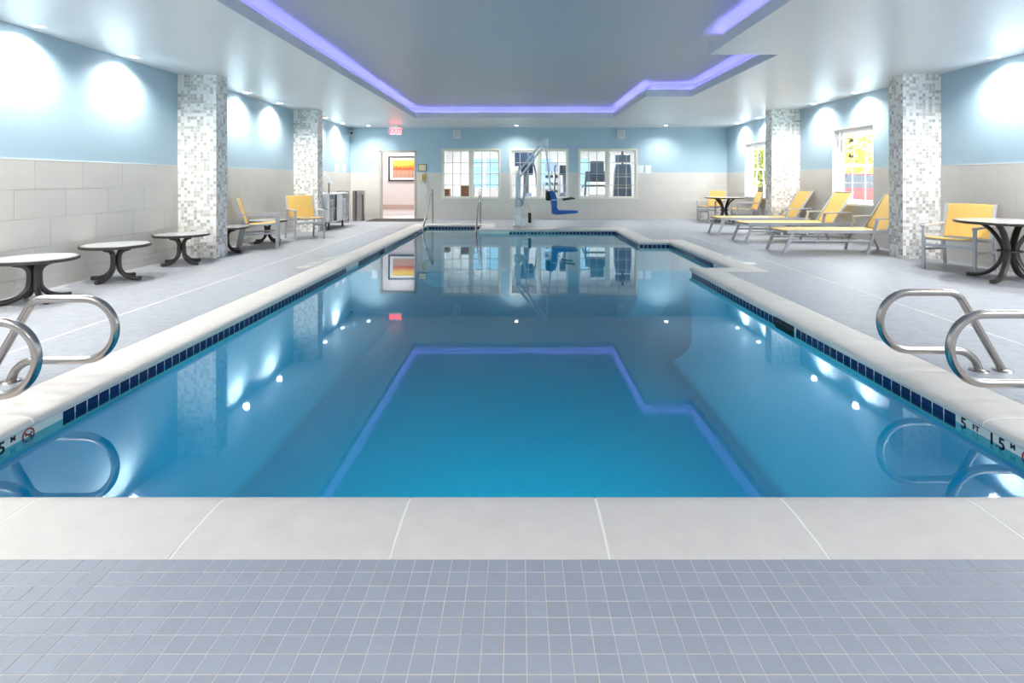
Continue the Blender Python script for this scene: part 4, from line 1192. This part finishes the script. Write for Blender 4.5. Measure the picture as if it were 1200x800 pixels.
# ------------------------------------------------------------------ outdoors beyond the right windows
tag(obj('ground', bx(XR + 0.3, 70, -20, 90, -0.35, -0.2), 'asphalt'), 'grey car park ground outside', kind='structure')
tag(obj('ground_back', bx(-30, XR + 0.3, GY + 0.3, 90, -0.35, -0.2), 'asphalt'), 'grey ground behind the gym', kind='structure')


def tree(x, y, h, r, m, label):
    t = thing('tree', label, 'tree', (x, y, -0.2), 0, 'trees outside the windows')
    obj('trunk', tube(B(), [(0, 0, 0), (0.05, 0, h * 0.4), (0, 0.05, h * 0.75)], [0.2, 0.15, 0.07], 8), 'bark', t, True)
    bm = B(); rnd = random.Random(int(x * 10 + y))
    for _ in range(2600):
        while True:
            p = Vector((rnd.uniform(-1, 1), rnd.uniform(-1, 1), rnd.uniform(-1, 1)))
            if 0.3 < p.length < 1: break
        c = Vector((p.x * r, p.y * r, h * 0.56 + p.z * h * 0.42)); s = rnd.uniform(0.12, 0.26)
        a = Vector((rnd.gauss(0, 1), rnd.gauss(0, 1), rnd.gauss(0, 1))).normalized(); b = a.orthogonal().normalized()
        bm.faces.new([bm.verts.new(c + q) for q in (a * s, b * s * 0.6, -a * s, -b * s * 0.6)])
    obj('foliage', bm, m, t)


for x, y, h, r, m, l in ((16, 26.5, 6.5, 2.4, 'leaf', 'yellow autumn tree right behind the red car'), (19.5, 32.0, 7, 2.8, 'leaf', 'yellow autumn tree standing behind the others'), (21.5, 38.5, 7, 2.8, 'leaf', 'yellow autumn tree at the left in the lounger window'),
                         (16.0, 36.5, 6.5, 2.4, 'leaf2', 'yellow green tree seen through the far window'), (21, 48, 8, 3.2, 'leaf2', 'yellow green tree beyond the far window')):
    tree(x, y, h, r, m, l)
t = thing('car', 'red car parked outside the lounger window', 'car', (13.2, 21.8, -0.2), math.radians(28))
obj('body', prism(B(), [(-2.2, 0.35), (2.2, 0.35), (2.25, 0.75), (2.0, 1.0), (1.2, 1.08), (-1.9, 1.12), (-2.2, 0.95)], 'y', -0.85, 0.85), 'carred', t)
obj('cabin', prism(B(), [(-1.85, 1.1), (1.15, 1.08), (0.55, 1.58), (-1.5, 1.62)], 'y', -0.74, 0.74), 'carglass', t)
obj('roof', bx(-1.5, 0.55, -0.7, 0.7, 1.6, 1.66, 0.02), 'carred', t)
for x in (-1.4, 1.4):
    for y in (-0.8, 0.8):
        wh = obj('wheel', tube(B(), [(x, y - 0.11, 0.34), (x, y + 0.11, 0.34)], 0.34, 20), 'tyre', t, True)
        obj('hub_cap', tube(B(), [(x, y - 0.12, 0.34), (x, y + 0.12, 0.34)], 0.19, 14), 'alu', wh, True)
for y in (-0.6, 0.6): obj('headlight', bx(2.15, 2.24, y - 0.16, y + 0.16, 0.72, 0.86), 'paper', t)
